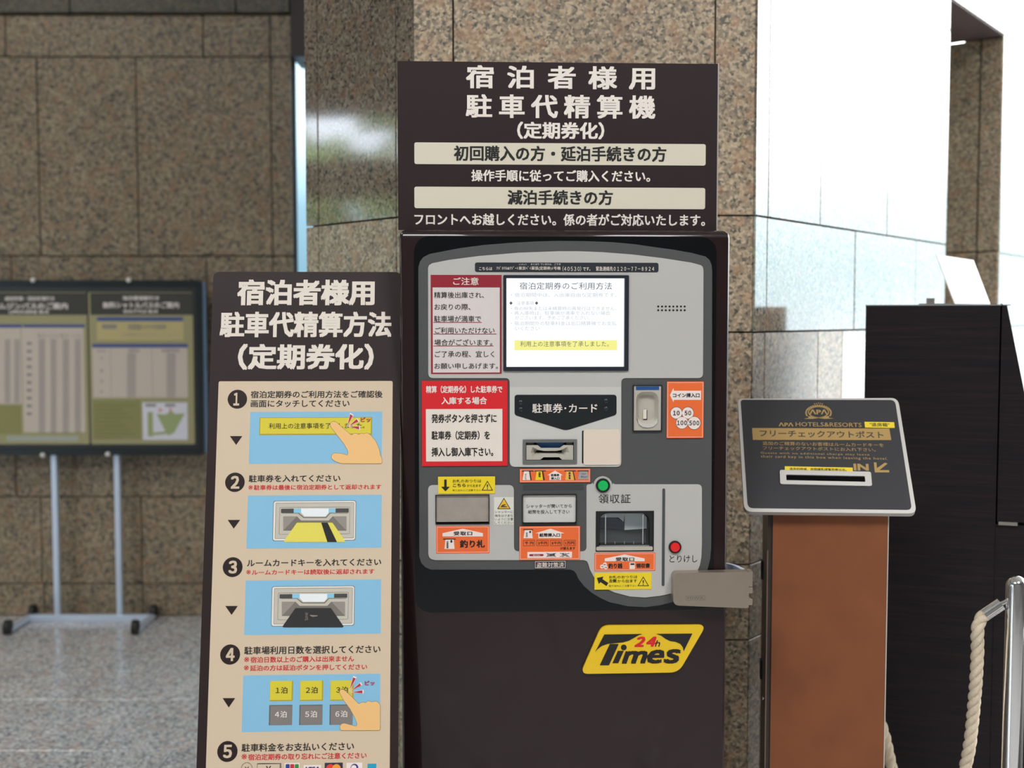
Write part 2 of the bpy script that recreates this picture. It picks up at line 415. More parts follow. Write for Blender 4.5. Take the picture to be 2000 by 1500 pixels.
ce = struct(MB().box(-6.5, -3.5, ROOMZ, 5.2, YB, ROOMZ + 0.1).box(1.7, YB, ROOMZ, 5.2, 12, ROOMZ + 0.1).build('ceiling', m_ceil))
for x_, y_, s_ in ((-1.4, -0.9, 1.3), (1.6, -0.9, 1.3), (-3.2, 2.4, 1.1)):
    b = MB(); h = s_ / 2
    b.box(x_ - h, y_ - h, 4.24, x_ + h, y_ - h + 0.05, 4.3); b.box(x_ - h, y_ + h - 0.05, 4.24, x_ + h, y_ + h, 4.3)
    b.box(x_ - h, y_ - h, 4.24, x_ - h + 0.05, y_ + h, 4.3); b.box(x_ + h - 0.05, y_ - h, 4.24, x_ + h, y_ + h, 4.3)
    b.build('lamp_surround', m_dark, ce)
struct(MB().box(-6.5, -3.6, 0, 5.2, -3.5, ROOMZ).build('wall_front', m_backwall))
struct(MB().box(5.2, -3.6, 0, 5.3, 1.6, ROOMZ).build('wall_east_block', m_backwall))  # unseen solid wall, added to limit side light on the machine front
# glazed wall on the far side of the lobby, seen only in reflections
ww = struct(MB().box(-6.6, -3.6, 2.95, -6.5, Yfar, ROOMZ).box(-6.6, -3.6, 0, -6.5, Yfar, 0.25).box(-6.6, -3.6, 2.32, -6.5, Yfar, 2.62).build('wall_left', m_dark))
w2 = struct(MB().box(-6.56, -3.5, 0.25, -6.55, Yfar, 2.95).build('window_2', m_tint2))
for k in range(7): MB().box(-6.6, -3.5 + k * 1.45, 0.25, -6.5, -3.44 + k * 1.45, 2.95).build('mullion', m_dark, w2)
gd = struct(MB().box(-80, -80, -0.3, 80, 90, -0.14).build('ground', m_pave))
# hedge outdoors by the glazed wall
hd = MB()
for k in range(1100):
    c = Vector((-10.5 + random.uniform(-0.8, 0.8), random.uniform(-4, 9), 0)); c.z = random.uniform(0, 3.9 + math.sin(c.y * 1.7) * 0.8)
    r_ = random.uniform(0.15, 0.5); 
    q = [c + Vector((random.uniform(-1, 1), random.uniform(-1, 1), random.uniform(-1, 1))) * r_ for _ in range(6)]
    hd.add(q, [(0, 1, 2), (2, 3, 4), (4, 5, 0), (1, 3, 5)])
tag(hd.build('hedge', m_leaf), 'green hedge outdoors beyond the glazed wall', 'hedge', kind='stuff')

# ------------------------------------------------------------------ payment machine
PM = yawed(1103, 618, 2.0, 2.4)          # plane of the light fascia
mB = mat('machine_brown', (34, 20, 21), 0.32, spec=0.15, coat=0.6)
mBlk = mat('black_glass', (5, 9, 12), 0.12, spec=0.35)
mGrey = mat('fascia_dark_grey', (72, 73, 72), 0.6)
mLight = mat('fascia_light', (178, 175, 170), 0.55)
mLight2 = mat('fascia_light_centre', (190, 188, 182), 0.5)
mBlack = mat('print_black', (26, 24, 22), 0.6)
mWhite = mat('print_white', (225, 215, 205), 0.55)
mRedD = mat('print_dark_red', (140, 28, 42), 0.5)
mRed = mat('print_red', (205, 28, 36), 0.5)
mOr = mat('sticker_orange', (226, 102, 46), 0.5)
mPink = mat('sticker_edge', (240, 190, 175), 0.5)
mYel = mat('sticker_yellow', (228, 200, 30), 0.5)
mCreamSt = mat('sticker_cream', (216, 206, 192), 0.5)
mBlueP = mat('blue_plastic', (40, 92, 150), 0.3)
mBeige = mat('beige_plastic', (176, 170, 158), 0.4)
mSteel = mat('brushed_steel', (150, 145, 138), 0.35, 0.6, noise=0.08, nscale=30)
mBlk2 = mat('matt_black', (16, 16, 16), 0.5)
base = PM.w(0, 0, -0.2); base.z = 0
M = empty('payment_machine', base, 'tall brown parking payment machine with grey touchscreen fascia and yellow emblem', 'payment machine')
Pb = PM.at(-0.005)
uL, uR = Pb.px(781.5, 800)[0], Pb.px(1423.5, 800)[0]; vT = Pb.px(1100, 448.5)[1]; vB = -PM.o.z
body = MB().pbox(Pb, uL, vB + 0.03, uR, vT, -0.36, 0).build('cabinet_body', mB, M, bevel=0.012, seg=5)
plinth = MB().pbox(Pb, uL + 0.02, vB, uR - 0.02, vB + 0.031, -0.34, -0.02).build('plinth', mBlk2, M)
panel = MB().prism(PM.at(-0.005), rr(PM, 810, 462, 1397, 1194, 30, 8), 0.0, 0.002).build('front_panel', mBlk, M)
z2, z3, z4, z5, z6, z7, z8 = Z(800, 450, 5.1735), Z(1100, 450, 5.1735), Z(800, 730, 6.25), Z(1100, 730, 5.88), Z(800, 910, 5), Z(1130, 910, 5), Z(1100, 1190, 4.8375)
grey_o = [(817, 523), (820, 511), (827, 502), (839, 496), (897, 484.8), (945, 478.5), (993, 474.6), (1045, 471.7), (1090, 470.5), (1145, 471), (1197, 473), (1240, 477), (1274, 482), (1315, 487.6), (1351, 494), (1378, 501), (1386, 508), (1390, 518), (1391, 530),
          (1390, 900), (1389, 1070), (1387, 1092), (1382, 1112), (1373, 1132), (1358, 1150), (1338, 1165), (1316, 1175), (1290, 1182), (1260, 1185.6), (1226, 1184), (1190, 1176), (1173, 1168), (1156, 1158), (1141, 1145), (1130, 1131), (1125, 1120), (1121, 1115), (1114, 1112.5), (841, 1112.5), (831, 1108), (823, 1100), (819, 1088)]
gp = MB().prism(PM.at(-0.003), poly(PM.at(-0.0015), grey_o), 0.0, 0.0015).build('grey_surround', mGrey, M)
lt = [(836, 523), (838, 518), (844.5, 514), (877, 507.6), (935, 500), (1013, 493.5), (1090, 490.6), (1130, 490.6), (1177, 492.5), (1235, 497), (1293, 504), (1351, 513), (1369, 518), (1373, 522), (1374, 529)]
lt2 = soft([(1374, 529, 0), (1373, 738.5, 10), (1213.5, 738.5, 9), (1213.5, 912, 10), (995.5, 912, 11), (995.5, 738.5, 9), (836.5, 738.5, 10), (836, 523, 0)], 8)[1:-1]
lp = MB().prism(PM.at(-0.0015), poly(PM, lt + lt2), 0, 0.0015).build('light_fascia', mLight, M, label='light grey screen surround of the fascia')
lo = soft([(836.5, 1080, 0), (836, 947.5, 10), (1003.6, 947.5, 10), (1004, 1077, 9), (1145.6, 1077, 9), (1145.6, 946, 8), (1156, 946, 4), (1160, 938, 0)], 8)[1:-1]
for i in range(9):
    a = math.radians(175 - i * 170 / 8); lo.append((1177.4 + 18.5 * math.cos(a), 948.5 - 18.5 * math.sin(a)))
lo += soft([(1195, 938, 0), (1199, 946, 3), (1371, 946, 9), (1371, 1060, 0)], 8)[1:-1] + [(1371, 1060), (1370, 1088), (1367, 1104), (1360, 1120), (1348, 1136), (1332, 1149), (1315, 1158), (1290, 1163.6), (1260, 1167), (1230, 1165), (1200, 1157), (1180, 1148), (1168, 1138), (1160, 1127), (1152, 1112), (1149, 1101), (1146, 1096), (1140, 1094), (850, 1094), (842, 1092), (838, 1088), (836.5, 1082)]
ll = MB().prism(PM.at(-0.0015), poly(PM, lo), 0, 0.0015).build('light_fascia', mLight, M, label='light grey lower surround of the cash slots')
cp = MB().prism(PM, poly(PM, soft([(996, 756, 0), (1213, 756, 0), (1213, 911.5, 10), (996, 911.5, 11)], 8)), 0, 0.0003).build('centre_plate', mLight2, M)
REC = dict(screen=(984, 539, 1226, 723, 0.012), card=(1027, 861, 1121, 899, 0.02), coin=(1237, 753.5, 1291.5, 841, 0.02), out=(851, 966.5, 955.5, 1023.5, 0.012), bin=(1021, 966.5, 1125, 1022.5, 0.012), rec=(1163.5, 998, 1277, 1077, 0.05))
def cutter(k):
    x0, y0, x1, y1, d = REC[k]; return MB().pbox(PM, *rect(PM, x0, y0, x1, y1), -d, 0.02)
cut([body, panel, gp], [cutter(k) for k in REC])
cut([lp], [cutter('screen')]); cut([ll], [cutter('out'), cutter('rec')]); cut([cp, lp], [cutter('card')])
for o in (body,):
    for p in o.data.polygons: p.use_smooth = True
    o.data.set_sharp_from_angle(angle=math.radians(35))

def plate(name, shape, m, parent, d0=0.0, d1=0.0006, label=None, pl=PM):
    return MB().prism(pl, shape, d0, d1).build(name, m, parent, label)
D1, D2, D3 = 0.0009, 0.0012, 0.0015
# number strip
ns = plate('label_strip', rr(PM, 927.6, 513, 1286, 531.5, 4), mat('strip_navy', (30, 36, 42), 0.5), M)
t = MB()
text(t, PM, 'こちらは', *z2(702, 370, 835, 403), D1, 0.012)
text(t, PM, 'ｱﾊﾟﾎﾃﾙ&ﾘｿﾞｰﾄ東京ﾍﾞｲ幕張(定期券)1号機', *z2(878, 364, 1525, 405), D1, 0.004)
text(t, PM, '（' + fw('40530') + '）', 1098.5, 520, 1135, 530, D1, 0.004, space=0.7); text(t, PM, 'です。', 1138.5, 521.5, 1153, 529, D1, 0.012)
text(t, PM, '緊急連絡先', 1164, 520.5, 1197, 529.2, D1, 0.008); text(t, PM, fw('0120-77-8924'), 1198.5, 521.3, 1277.5, 529, D1, 0.008)
text(t, PM, 'とうきょう', *z2(1105, 336, 1180, 352), D1, 0.0); text(t, PM, 'まくはり ていきけん　ごうき', *z2(1225, 332, 1525, 352), D1, 0.0)
t.build('lettering', mWhite, ns)
# notice with dark red frame
n1 = MB().prism(PM, rr(PM, *z2(215, 450, 930, 1450)), 0, 0.0005).build('notice_sticker', mRedD, M, label='caution notice with dark red frame beside the screen')
plate('paper_field', rr(PM, *z2(234, 577, 911, 1436)), mat('notice_pale', (208, 198, 194), 0.5), n1, 0.0005, 0.0008)
t = MB(); text(t, PM, 'ご注意', *z2(440, 475, 697, 552), 0.0008, 0.01); t.build('lettering', mWhite, n1, label='white heading')
t = MB()
for s_, b_ in (('精算後出庫され、', (247, 622, 752, 685)), ('お戻りの際、', (250, 742, 615, 805)), ('駐車場が満車で', (247, 862, 722, 925)), ('ご利用いただけない', (255, 980, 858, 1043)), ('場合がございます。', (250, 1100, 835, 1163)), ('ご了承の程、宜しく', (255, 1218, 855, 1282)), ('お願い申しあげます。', (250, 1340, 893, 1400))):
    text(t, PM, s_, *z2(*b_), 0.0011, 0.008)
t.build('lettering', mBlack, n1)
t = MB()
for x1, y in ((728, 930), (878, 1048), (848, 1168)): t.prism(PM, rr(PM, *z2(240, y - 3.5, x1, y + 3.5)), 0.0008, 0.001)
t.build('underline', mRedD, n1)
# red notice
n2 = plate('notice_sticker', rr(PM, 824, 743.5, 991, 910), mRed, M, 0, 0.0006, 'bright red entry notice with a white field')
plate('paper_field', rr(PM, *z4(200, 430, 1132, 1068)), mat('notice_white', (222, 210, 198), 0.5), n2, 0.0006, 0.0009)
t = MB(); text(t, PM, '精算（定期券化）した駐車券で', *z4(200, 145, 1132, 235), D1, 0.03); text(t, PM, '入庫する場合', *z4(388, 283, 945, 373), D1, 0.025); t.build('lettering', mWhite, n2, label='white heading')
t = MB(); text(t, PM, '発券ボタンを押さずに', *z4(268, 490, 1062, 600), D2, 0.028); text(t, PM, '駐車券（定期券）を', *z4(268, 695, 980, 805), D2, 0.028); text(t, PM, '挿入し御入庫下さい。', *z4(268, 897, 1022, 1008), D2, 0.028); t.build('lettering', mBlack, n2)
# touchscreen
mBez = mat('screen_bezel', (30, 36, 44), 0.35)
mScr = mat('screen_glow', (5, 5, 5), 0.3, emit=(250, 253, 255), es=1.3)
sb = MB(); sb.prism(PM, rr(PM, 983, 537.5, 1227.5, 724.5, 2), -0.010, 0.003, [rr(PM, 989, 543.5, 1219.5, 716.5)])
sbo = sb.build('touchscreen', mBez, M)
plate('display', rr(PM.at(-0.006), 988, 542.5, 1220.5, 717.5), mScr, sbo, -0.010, -0.006)
PS = PM.at(-0.0055)
plate('yellow_key', rr(PS, 1005, 664.5, 1205, 684), mat('screen_yellow', (5, 5, 5), 0.4, emit=(255, 251, 150), es=1.1), sbo, 0.0, 0.0003, pl=PS)
t = MB(); text(t, PS, '宿泊定期券のご利用方法', 1015, 551.5, 1195, 565.5, 0.0006, 0.0, space=1.05); text(t, PS, '利用上の注意事項を了承しました。', 1016, 666.3, 1189, 677, 0.0006, 0.0, space=1.05)
for x in (998, 1048): t.prism(PS, poly(PS, [(x, 588.5), (x + 3.3, 592), (x, 595.5), (x - 3.3, 592)][::-1]), 0, 0.0006)
t.build('screen_text', mat('screen_ink', (5, 5, 5), 0.5, emit=(84, 92, 106), es=1), sbo)
t = MB()
for i, (s_, x0, x1) in enumerate((('・宿泊期間中は、入出庫自由な定期券です。', 998, 1204), ('　注意事項', 1009, 1043), ('・券の紛失または未精算時の再発行はできません。', 998, 1204), ('・再入庫時は、駐車場が満車で入れない場合', 998, 1192), ('がございます。予めご了承ください。', 1006, 1152), ('・宿泊期間外の駐車料金は出口精算機でお支払', 998, 1204), ('いください', 1006, 1054))):
    y = [576, 592, 602.5, 611.5, 620.5, 631.5, 641.5][i]; text(t, PS, s_, x0, y - 4, x1, y + 4, 0.0006)
t.build('screen_text', mat('screen_faint_ink', (5, 5, 5), 0.5, emit=(205, 212, 222), es=1), sbo)
# speaker grille
t = MB()
for r_ in range(2):
    for c_ in range(8): t.prism(PM, disc(PM, *z3(960 + c_ * 38.2, 769 + r_ * 38), 2.0, 12), 0, 0.0004)
sg = t.build('speaker_grille', mBlk2, M)
# ticket pentagon
pg = plate('ticket_guide', poly(PM, soft([(1005, 771, 6), (1204, 771, 6), (1204, 810, 5), (1105, 841, 8), (1005, 810.5, 5)], 6)), mat('guide_black', (26, 30, 33), 0.3), M, 0, 0.0009)
t = MB(); text(t, PM, '駐車券･カード', 1039.5, 788, 1166.5, 806.5, 0.0012, 0.014); t.build('lettering', mWhite, pg)
for x, y in (z4(1357, 352), z4(1357, 438), z5(490, 315), z5(490, 405)):
    MB().lathe(PM.w(*PM.px(x, y), 0.0009), PM.n, [(0.0042, 0), (0.0038, 0.0012), (0.0022, 0.002), (0.0005, 0.0022)], 14).build('raised_dot', mat('dot_black', (30, 36, 42), 0.3), pg, smooth=True)
# card slot
cs = MB(); frame(cs, PM, 1021, 858, 1126.5, 906, 6, 0.0003, 0.0022); cs.prism(PM, rr(PM, 1027, 898.5, 1120.5, 900), 0, 0.0022)
cso = cs.build('card_slot', mat('slot_grey', (98, 98, 96), 0.5), M)
plate('slot_cavity', rr(PM, 1027, 861, 1121, 899), mBlk2, cso, -0.0205, -0.019)
plate('blue_lamp_cover', poly(PM, [(1043, 862), (1107, 862), (1101, 868), (1094, 876), (1057, 876), (1050, 868)][::-1]), mBlueP, cso, -0.012, -0.008, 'blue translucent guide')
plate('side_block', rr(PM, 1029, 862, 1043, 870), mat('slot_side', (110, 112, 112), 0.5), cso, -0.012, -0.006)
plate('side_block', rr(PM, 1107, 862, 1119, 870), mat('slot_side', (110, 112, 112), 0.5), cso, -0.012, -0.006)
fn = MB()
F1 = [(1028, 869.5), (1050, 869.5), (1057, 875), (1093, 875), (1101, 869.5), (1119.5, 869.5), (1119.5, 898), (1098, 898), (1092, 893), (1062, 893), (1055, 898), (1028, 898)]
H1 = [(1040, 873), (1050, 878), (1062, 880.8), (1086, 880.8), (1098, 878), (1108, 873), (1112, 884), (1108, 893), (1098, 888), (1086, 886), (1062, 886), (1050, 888), (1040, 893), (1036, 884)]
fn.prism(PM, poly(PM, F1[::-1]), -0.004, 0.0, [poly(PM, H1)])
a_ = [PM.w(*PM.px(*p), 0.0) for p in H1]; Hi = [(1048, 881.5), (1050, 881.5), (1062, 882), (1086, 882), (1096, 881.5), (1098, 881.5), (1098.5, 883.2), (1098, 885), (1096, 885), (1086, 884.6), (1062, 884.6), (1050, 885), (1048, 885), (1047.5, 883.2)]
b_ = [PM.w(*PM.px(*p), -0.012) for p in Hi]; n_ = len(H1)
fn.add(a_ + b_, [(i, i + n_, (i + 1) % n_ + n_, (i + 1) % n_) for i in range(n_)])
fn.build('funnel', mBeige, cso)
# reader pad
mPad = mat('reader_pad', (214, 198, 180), 0.5)
rp_ = plate('reader_pad', rr(PM, 1139.5, 839, 1211, 907.5, 5), mPad, M, 0.0003, 0.0022)
plate('dark_slit', rr(PM, 1136.6, 841, 1140, 905, 1.5), mBlk2, rp_, 0.0003, 0.0008)  # thin black strip along the left side of the pad
# coin slot
co_ = MB(); frame(co_, PM, 1236, 752, 1292.5, 842.5, 1.6, -0.001, 0.002)
coin = co_.build('coin_slot', mBlk2, M)
ov = rr(PM, 1242, 765, 1286, 831, 15, 6)
cb = MB(); cb.prism(PM, rr(PM, 1237.3, 753.8, 1291.2, 840.6), -0.004, 0.0008, [ov]); cb.build('coin_plate', mBeige, coin)
ov2 = rr(PM, 1247, 773, 1281, 822, 12, 6); n_ = len(ov)
bw = MB(); bw.add([PM.w(*p, 0.0008) for p in ov] + [PM.w(*p, -0.011) for p in ov2], [(i, (i + 1) % n_, (i + 1) % n_ + n_, i + n_) for i in range(n_)] + [tuple(range(n_, 2 * n_))])
bw.build('coin_cup', mBeige, coin, smooth=True)
lip = [(1245, 818), (1250, 824), (1258, 827.5), (1265, 828), (1272, 827), (1280, 822), (1284, 818), (1283, 826), (1276, 833), (1265, 835), (1254, 833.5), (1247, 827)]
plate('coin_lip', poly(PM, lip[::-1]), mat('beige_plastic_light', (192, 188, 180), 0.4), coin, -0.008, 0.003)
plate('coin_gap', rr(PM, 1258.5, 802, 1266, 821), mBlk2, coin, -0.011, -0.0102); plate('coin_gate', rr(PM, 1257.5, 801, 1264.5, 819), mCreamSt, coin, -0.0102, -0.0085)
plate('blue_strip', rr(PM, 1242, 755, 1287, 761.5), mat('coin_blue', (36, 76, 130), 0.35), coin, 0.0008, 0.0014)
# coin sticker
def orange(x0, y0, x1, y1, label=None):
    o = plate('orange_sticker', rr(PM, x0, y0, x1, y1), mOr, M, 0, 0.0006, label)
    f = MB(); frame(f, PM, x0 + 1.6, y0 + 1.6, x1 - 1.6, y1 - 1.6, 1.0, 0.0006, 0.0008); f.build('white_border', mPink, o); return o
oc = orange(1302, 745, 1374.3, 855.5, 'orange coin sticker with four white coin circles')
wm = mat('sticker_white', (232, 218, 210), 0.5)
plate('arrow', poly(PM, z5.pts([(1225, 245), (1265, 325), (1270, 300), (1582, 300), (1582, 195), (1270, 195), (1265, 165)])), wm, oc, 0.0006, 0.0009)
t = MB(); text(t, PM, 'コイン挿入口', *z5(1258, 222, 1565, 272), D2, 0.03)
for s_, x, y, r_ in (('10', 1298, 450, 66), ('50', 1430, 450, 66), ('100', 1363, 563, 68), ('500', 1503, 565, 72)):
    cx, cy = z5(x, y); R_ = r_ / 5.88
    plate('coin_ring', disc(PM, cx, cy, R_ + 0.7), mBlack, oc, 0.0006, 0.0008 + 0.0001 * (y > 500))
    plate('coin_disc', disc(PM, cx, cy, R_), wm, oc, 0.0006, 0.0009 + 0.0001 * (y > 500))
    hw = {2: 38, 3: 58}[len(s_)]; text(t, PM, fw(s_), *z5(x - hw, y - 27, x + hw, y + 27), D2, 0.03, space=0.5)
t.build('lettering', mBlack, oc)
# card sticker strip
oc = orange(1015, 915.5, 1153, 942)
for col_, P_ in ((wm, [(1118, 52), (1165, 52), (1180, 138), (1102, 138)]), (mYel, [(1240, 52), (1290, 52), (1302, 138), (1228, 138)]), (mat('ticket_tan', (222, 170, 80), 0.5), [(1530, 52), (1590, 52), (1612, 138), (1520, 138)]), (mat('ticket_grey', (150, 150, 152), 0.5), [(1658, 52), (1735, 52), (1752, 130), (1642, 130)])):
    plate('ticket', poly(PM, z6.pts(P_[::-1])), col_, oc, 0.0006, 0.0009)
plate('ticket', poly(PM, z6.pts([(1345, 90), (1365, 90), (1365, 138), (1478, 138), (1478, 90), (1498, 90), (1420, 45)])), wm, oc, 0.0006, 0.0009, 'white arrow')
t = MB(); text(t, PM, '駐車券', *z6(1380, 76, 1462, 102), D2, 0.03); text(t, PM, '挿入口', *z6(1380, 108, 1462, 134), D2, 0.03)
text(t, PM, '駐車券', *z6(1552, 60, 1572, 130), D2, 0.03, rot=-1); text(t, PM, '回数券', *z6(1258, 60, 1280, 110), D2, 0.03, rot=-1); text(t, PM, 'タイムズ', *z6(1125, 75, 1142, 130), D2, 0.02, rot=-1); text(t, PM, 'タイムズ', *z6(1680, 68, 1720, 84), D2, 0.01); text(t, PM, 'チケット', *z6(1672, 96, 1735, 118), D2, 0.01)
for x0, x1 in ((1098, 1210), (1220, 1330), (1512, 1622), (1640, 1748)): t.prism(PM, rr(PM, *z6(x0, 44, x1, 52)), 0.0006, 0.001)
for P_ in ([(1168, 52), (1178, 52), (1192, 138), (1180, 138)], [(1294, 52), (1304, 52), (1320, 138), (1306, 138)], [(1592, 52), (1600, 52), (1618, 138), (1608, 138)]): t.prism(PM, poly(PM, z6.pts(P_[::-1])), 0.0006, 0.001)
t.build('lettering', mBlack, oc)
plate('recess_strip', rr(PM.at(-0.0015), 1021, 946, 1140, 958, 3), mat('recess_dark', (58, 60, 62), 0.5), M, -0.0015, -0.0013)
# yellow stickers
def yellow(zz, box, arrow, l1, l2b, l2, l3, tri, label, s2b):
    o = plate('yellow_sticker', rr(PM, *zz(*box)), mYel, M, 0.0002, 0.0009, label); t = MB()
    t.prism(PM, poly(PM, zz.pts(arrow[::-1])), 0.0009, 0.0011)
    text(t, PM, 'お札のおつりは', *zz(*l1), D2, 0.005); text(t, PM, s2b, *zz(*l2b), D2, 0.03); text(t, PM, 'から出ます', *zz(*l2), D2, 0.004); text(t, PM, '取り忘れにご注意下さい', *zz(*l3), D2, 0.0)
    (x0, y0), (x1, _), (xm, yt) = tri
    c = ((x0 + x1 + xm) / 3, (y0 + y0 + yt) / 3); inn = [(c[0] + (p[0] - c[0]) * 0.80, c[1] + (p[1] - c[1]) * 0.80) for p in tri]
    t.prism(PM, poly(PM, zz.pts(tri)), 0.0009, 0.0011, [poly(PM, zz.pts(inn))])
    t.prism(PM, poly(PM, zz.pts([(xm - 7, yt + 38), (xm - 3, yt + 70), (xm + 3, yt + 70), (xm + 7, yt + 38)])), 0.0009, 0.0011)
    t.prism(PM, disc(PM, *zz(xm, yt + 80), 1.1, 10), 0.0009, 0.0011)
    t.build('lettering', mBlack, o); return o
ar = [(338, 132), (362, 132), (362, 203), (393, 203), (350, 248), (308, 203), (338, 203)]
# clockwise on screen = reversed below
yellow(z6, (278, 103, 835, 270), ar, (420, 130, 700, 162), (422, 172, 548, 205), (560, 178, 697, 206), (420, 227, 695, 246), [(703, 240), (815, 240), (760, 143)], 'yellow banknote change sticker with a downward arrow', 'こちら')
ar2 = [(178, 1092), (242, 1080), (232, 1104), (290, 1142), (272, 1172), (214, 1133), (197, 1153)]
yellow(z7, (155, 1042, 712, 1205), ar2, (297, 1068, 573, 1098), (297, 1103, 368, 1138), (378, 1106, 570, 1138), (295, 1160, 570, 1180), [(575, 1172), (687, 1172), (631, 1078)], 'yellow banknote change sticker with a slanting arrow', '左側')
# bill outlet
bo = MB(); frame(bo, PM, 850.5, 966, 956, 1024, 1.6, -0.001, 0.002); boo = bo.build('bill_outlet', mBlk2, M)
plate('shutter', rr(PM, 852, 967.5, 954.5, 1019.5), mat('shutter_metal', (165, 155, 145), 0.4, 0.3, noise=0.15, nscale=60), boo, -0.006, -0.0015, 'brushed metal shutter')
plate('outlet_back', rr(PM, 851, 966.5, 955.5, 1023.5), mBlk2, boo, -0.012, -0.011)
# caution sticker
cs_ = plate('caution_sticker', rr(PM, *z6(825, 305, 1017, 573)), mat('sticker_ivory', (210, 208, 196), 0.5), M)
plate('warning_triangle', poly(PM, z6.pts([(855, 421), (987, 421), (921, 310)])), mBlack, cs_, 0.0006, 0.0008)
plate('triangle_field', poly(PM, z6.pts([(867, 414), (975, 414), (921, 322)])), mat('warning_amber', (228, 178, 40), 0.5), cs_, 0.0008, 0.001)
t = MB()
for i, s_ in enumerate(('シャッターに', '指をはさまな', 'いように注意', 'してください')): text(t, PM, s_, *z6(832, 436 + 35 * i, 1010, 462 + 35 * i), D1)
t.prism(PM, poly(PM, z6.pts([(888, 402), (950, 402), (955, 396), (915, 388), (945, 378), (925, 372), (900, 382)])), 0.001, 0.0012)
t.build('lettering', mat('print_grey', (70, 70, 66), 0.6), cs_)
# orange change sticker
o1 = orange(851.8, 1027.3, 955.8, 1080.5, 'orange sticker under the banknote change outlet')
plate('house_shape', poly(PM, z6.pts([(322, 688), (716, 688), (716, 656), (520, 612), (322, 656)])), wm, o1, 0.0006, 0.0009)
plate('banknote', poly(PM, z6.pts([(340, 810), (440, 810), (430, 718), (350, 718)])), wm, o1, 0.0006, 0.0009)
t = MB(); text(t, PM, '受取口', *z6(430, 638, 612, 677), D2, 0.03, space=1.15); text(t, PM, '釣り札', *z6(490, 722, 735, 798), D1, 0.035)
t.prism(PM, rr(PM, *z6(328, 709, 450, 718)), 0.0006, 0.001); text(t, PM, '1000¥', *z6(360, 735, 380, 803), D2, 0.03, rot=-1)
t.prism(PM, poly(PM, z6.pts([(400, 722), (400, 738), (393, 738), (408, 752), (423, 738), (416, 738), (416, 722)])), 0.0009, 0.0011); t.build('lettering', mBlack, o1)
# bill inlet
bi = MB(); frame(bi, PM, 1020, 965.5, 1126, 1023.5, 1.5, -0.001, 0.002); bio = bi.build('bill_inlet', mBlk2, M)
plate('shutter', rr(PM, 1021.5, 967, 1124.5, 1020.5, 3), mat('shutter_pale', (196, 194, 188), 0.4), bio, -0.006, -0.0015, 'pale plastic shutter')
plate('inlet_back', rr(PM, 1021, 966.5, 1125, 1022.5), mBlk2, bio, -0.012, -0.011)
t = MB(); text(t, PM, 'シャッターが開いてから', *z6(1140, 375, 1583, 412), -0.0012, 0.004); text(t, PM, '紙幣を投入して下さい', *z6(1158, 430, 1563, 468), -0.0012, 0.004); t.build('lettering', mBlack, bio)
# banknote sticker
o2 = orange(1014, 1027.5, 1133, 1093.5, 'orange banknote sticker listing the accepted notes')
plate('house_shape', poly(PM, z6.pts([(1225, 658), (1258, 658), (1258, 705), (1480, 705), (1480, 658), (1515, 658), (1375, 612)])), wm, o2, 0.0006, 0.0009)
plate('banknote', poly(PM, z6.pts([(1112, 705), (1202, 705), (1192, 625), (1124, 625)])), wm, o2, 0.0006, 0.0009)
plate('paper_field', rr(PM, *z6(1150, 838, 1585, 897)), wm, o2, 0.0006, 0.0009)
plate('red_pill', rr(PM, *z6(1168, 860, 1308, 880), 1.8), mRedD, o2, 0.0009, 0.0011)
t = MB(); text(t, PM, '使えません', *z6(1205, 863, 1275, 877), 0.0013, 0.02); t.build('lettering', wm, o2)
t = MB(); text(t, PM, '紙幣挿入口', *z6(1267, 656, 1468, 692), D2, 0.035); text(t, PM, 'が使えます', *z6(1470, 790, 1617, 818), D1, 0.02)
for x0, x1, s_ in ((1110, 1222, '千 円'), (1241, 1356, '2千円'), (1374, 1489, '5千円'), (1507, 1620, '1万円')):
    frame(t, PM, *z6(x0, 723, x1, 780), 0.6, 0.0006, 0.0008); text(t, PM, s_, *z6(x0 + 14, 737, x1 - 13, 768), D1, 0.02)
t.prism(PM, rr(PM, *z6(1110, 617, 1206, 625)), 0.0006, 0.001); text(t, PM, '千円', *z6(1132, 645, 1152, 692), D2, 0.03, rot=-1)
t.prism(PM, poly(PM, z6.pts([(1170, 655), (1183, 655), (1183, 645), (1190, 645), (1177, 630), (1163, 645), (1170, 645)])), 0.0009, 0.0011)
text(t, PM, '旧紙幣', *z6(1345, 852, 1420, 884), D2, 0.02); text(t, PM, '折れ', *z6(1490, 848, 1535, 866), D2, 0.02); text(t, PM, 'シワ', *z6(1485, 870, 1545, 888), D2, 0.02)
for x0, x1 in ((1335, 1430), (1467, 1560)):
    for ya, yb in ((850, 886), (886, 850)): t.prism(PM, poly(PM, z6.pts([(x0, ya + 2.5), (x1, yb + 2.5), (x1, yb - 2.5), (x0, ya - 2.5)])), 0.0009, 0.0011)
t.build('lettering', mBlack, o2)
sl = plate('security_label', rr(PM, *z6(1222, 925, 1525, 1001)), mat('security_black', (34, 34, 34), 0.5), M); t = MB(); frame(t, PM, *z6(1226, 929, 1521, 997), 0.8, 0.0006, 0.0008)
text(t, PM, '盗難対策済', *z6(1240, 940, 1507, 989), D1, 0.006); t.build('lettering', wm, sl)
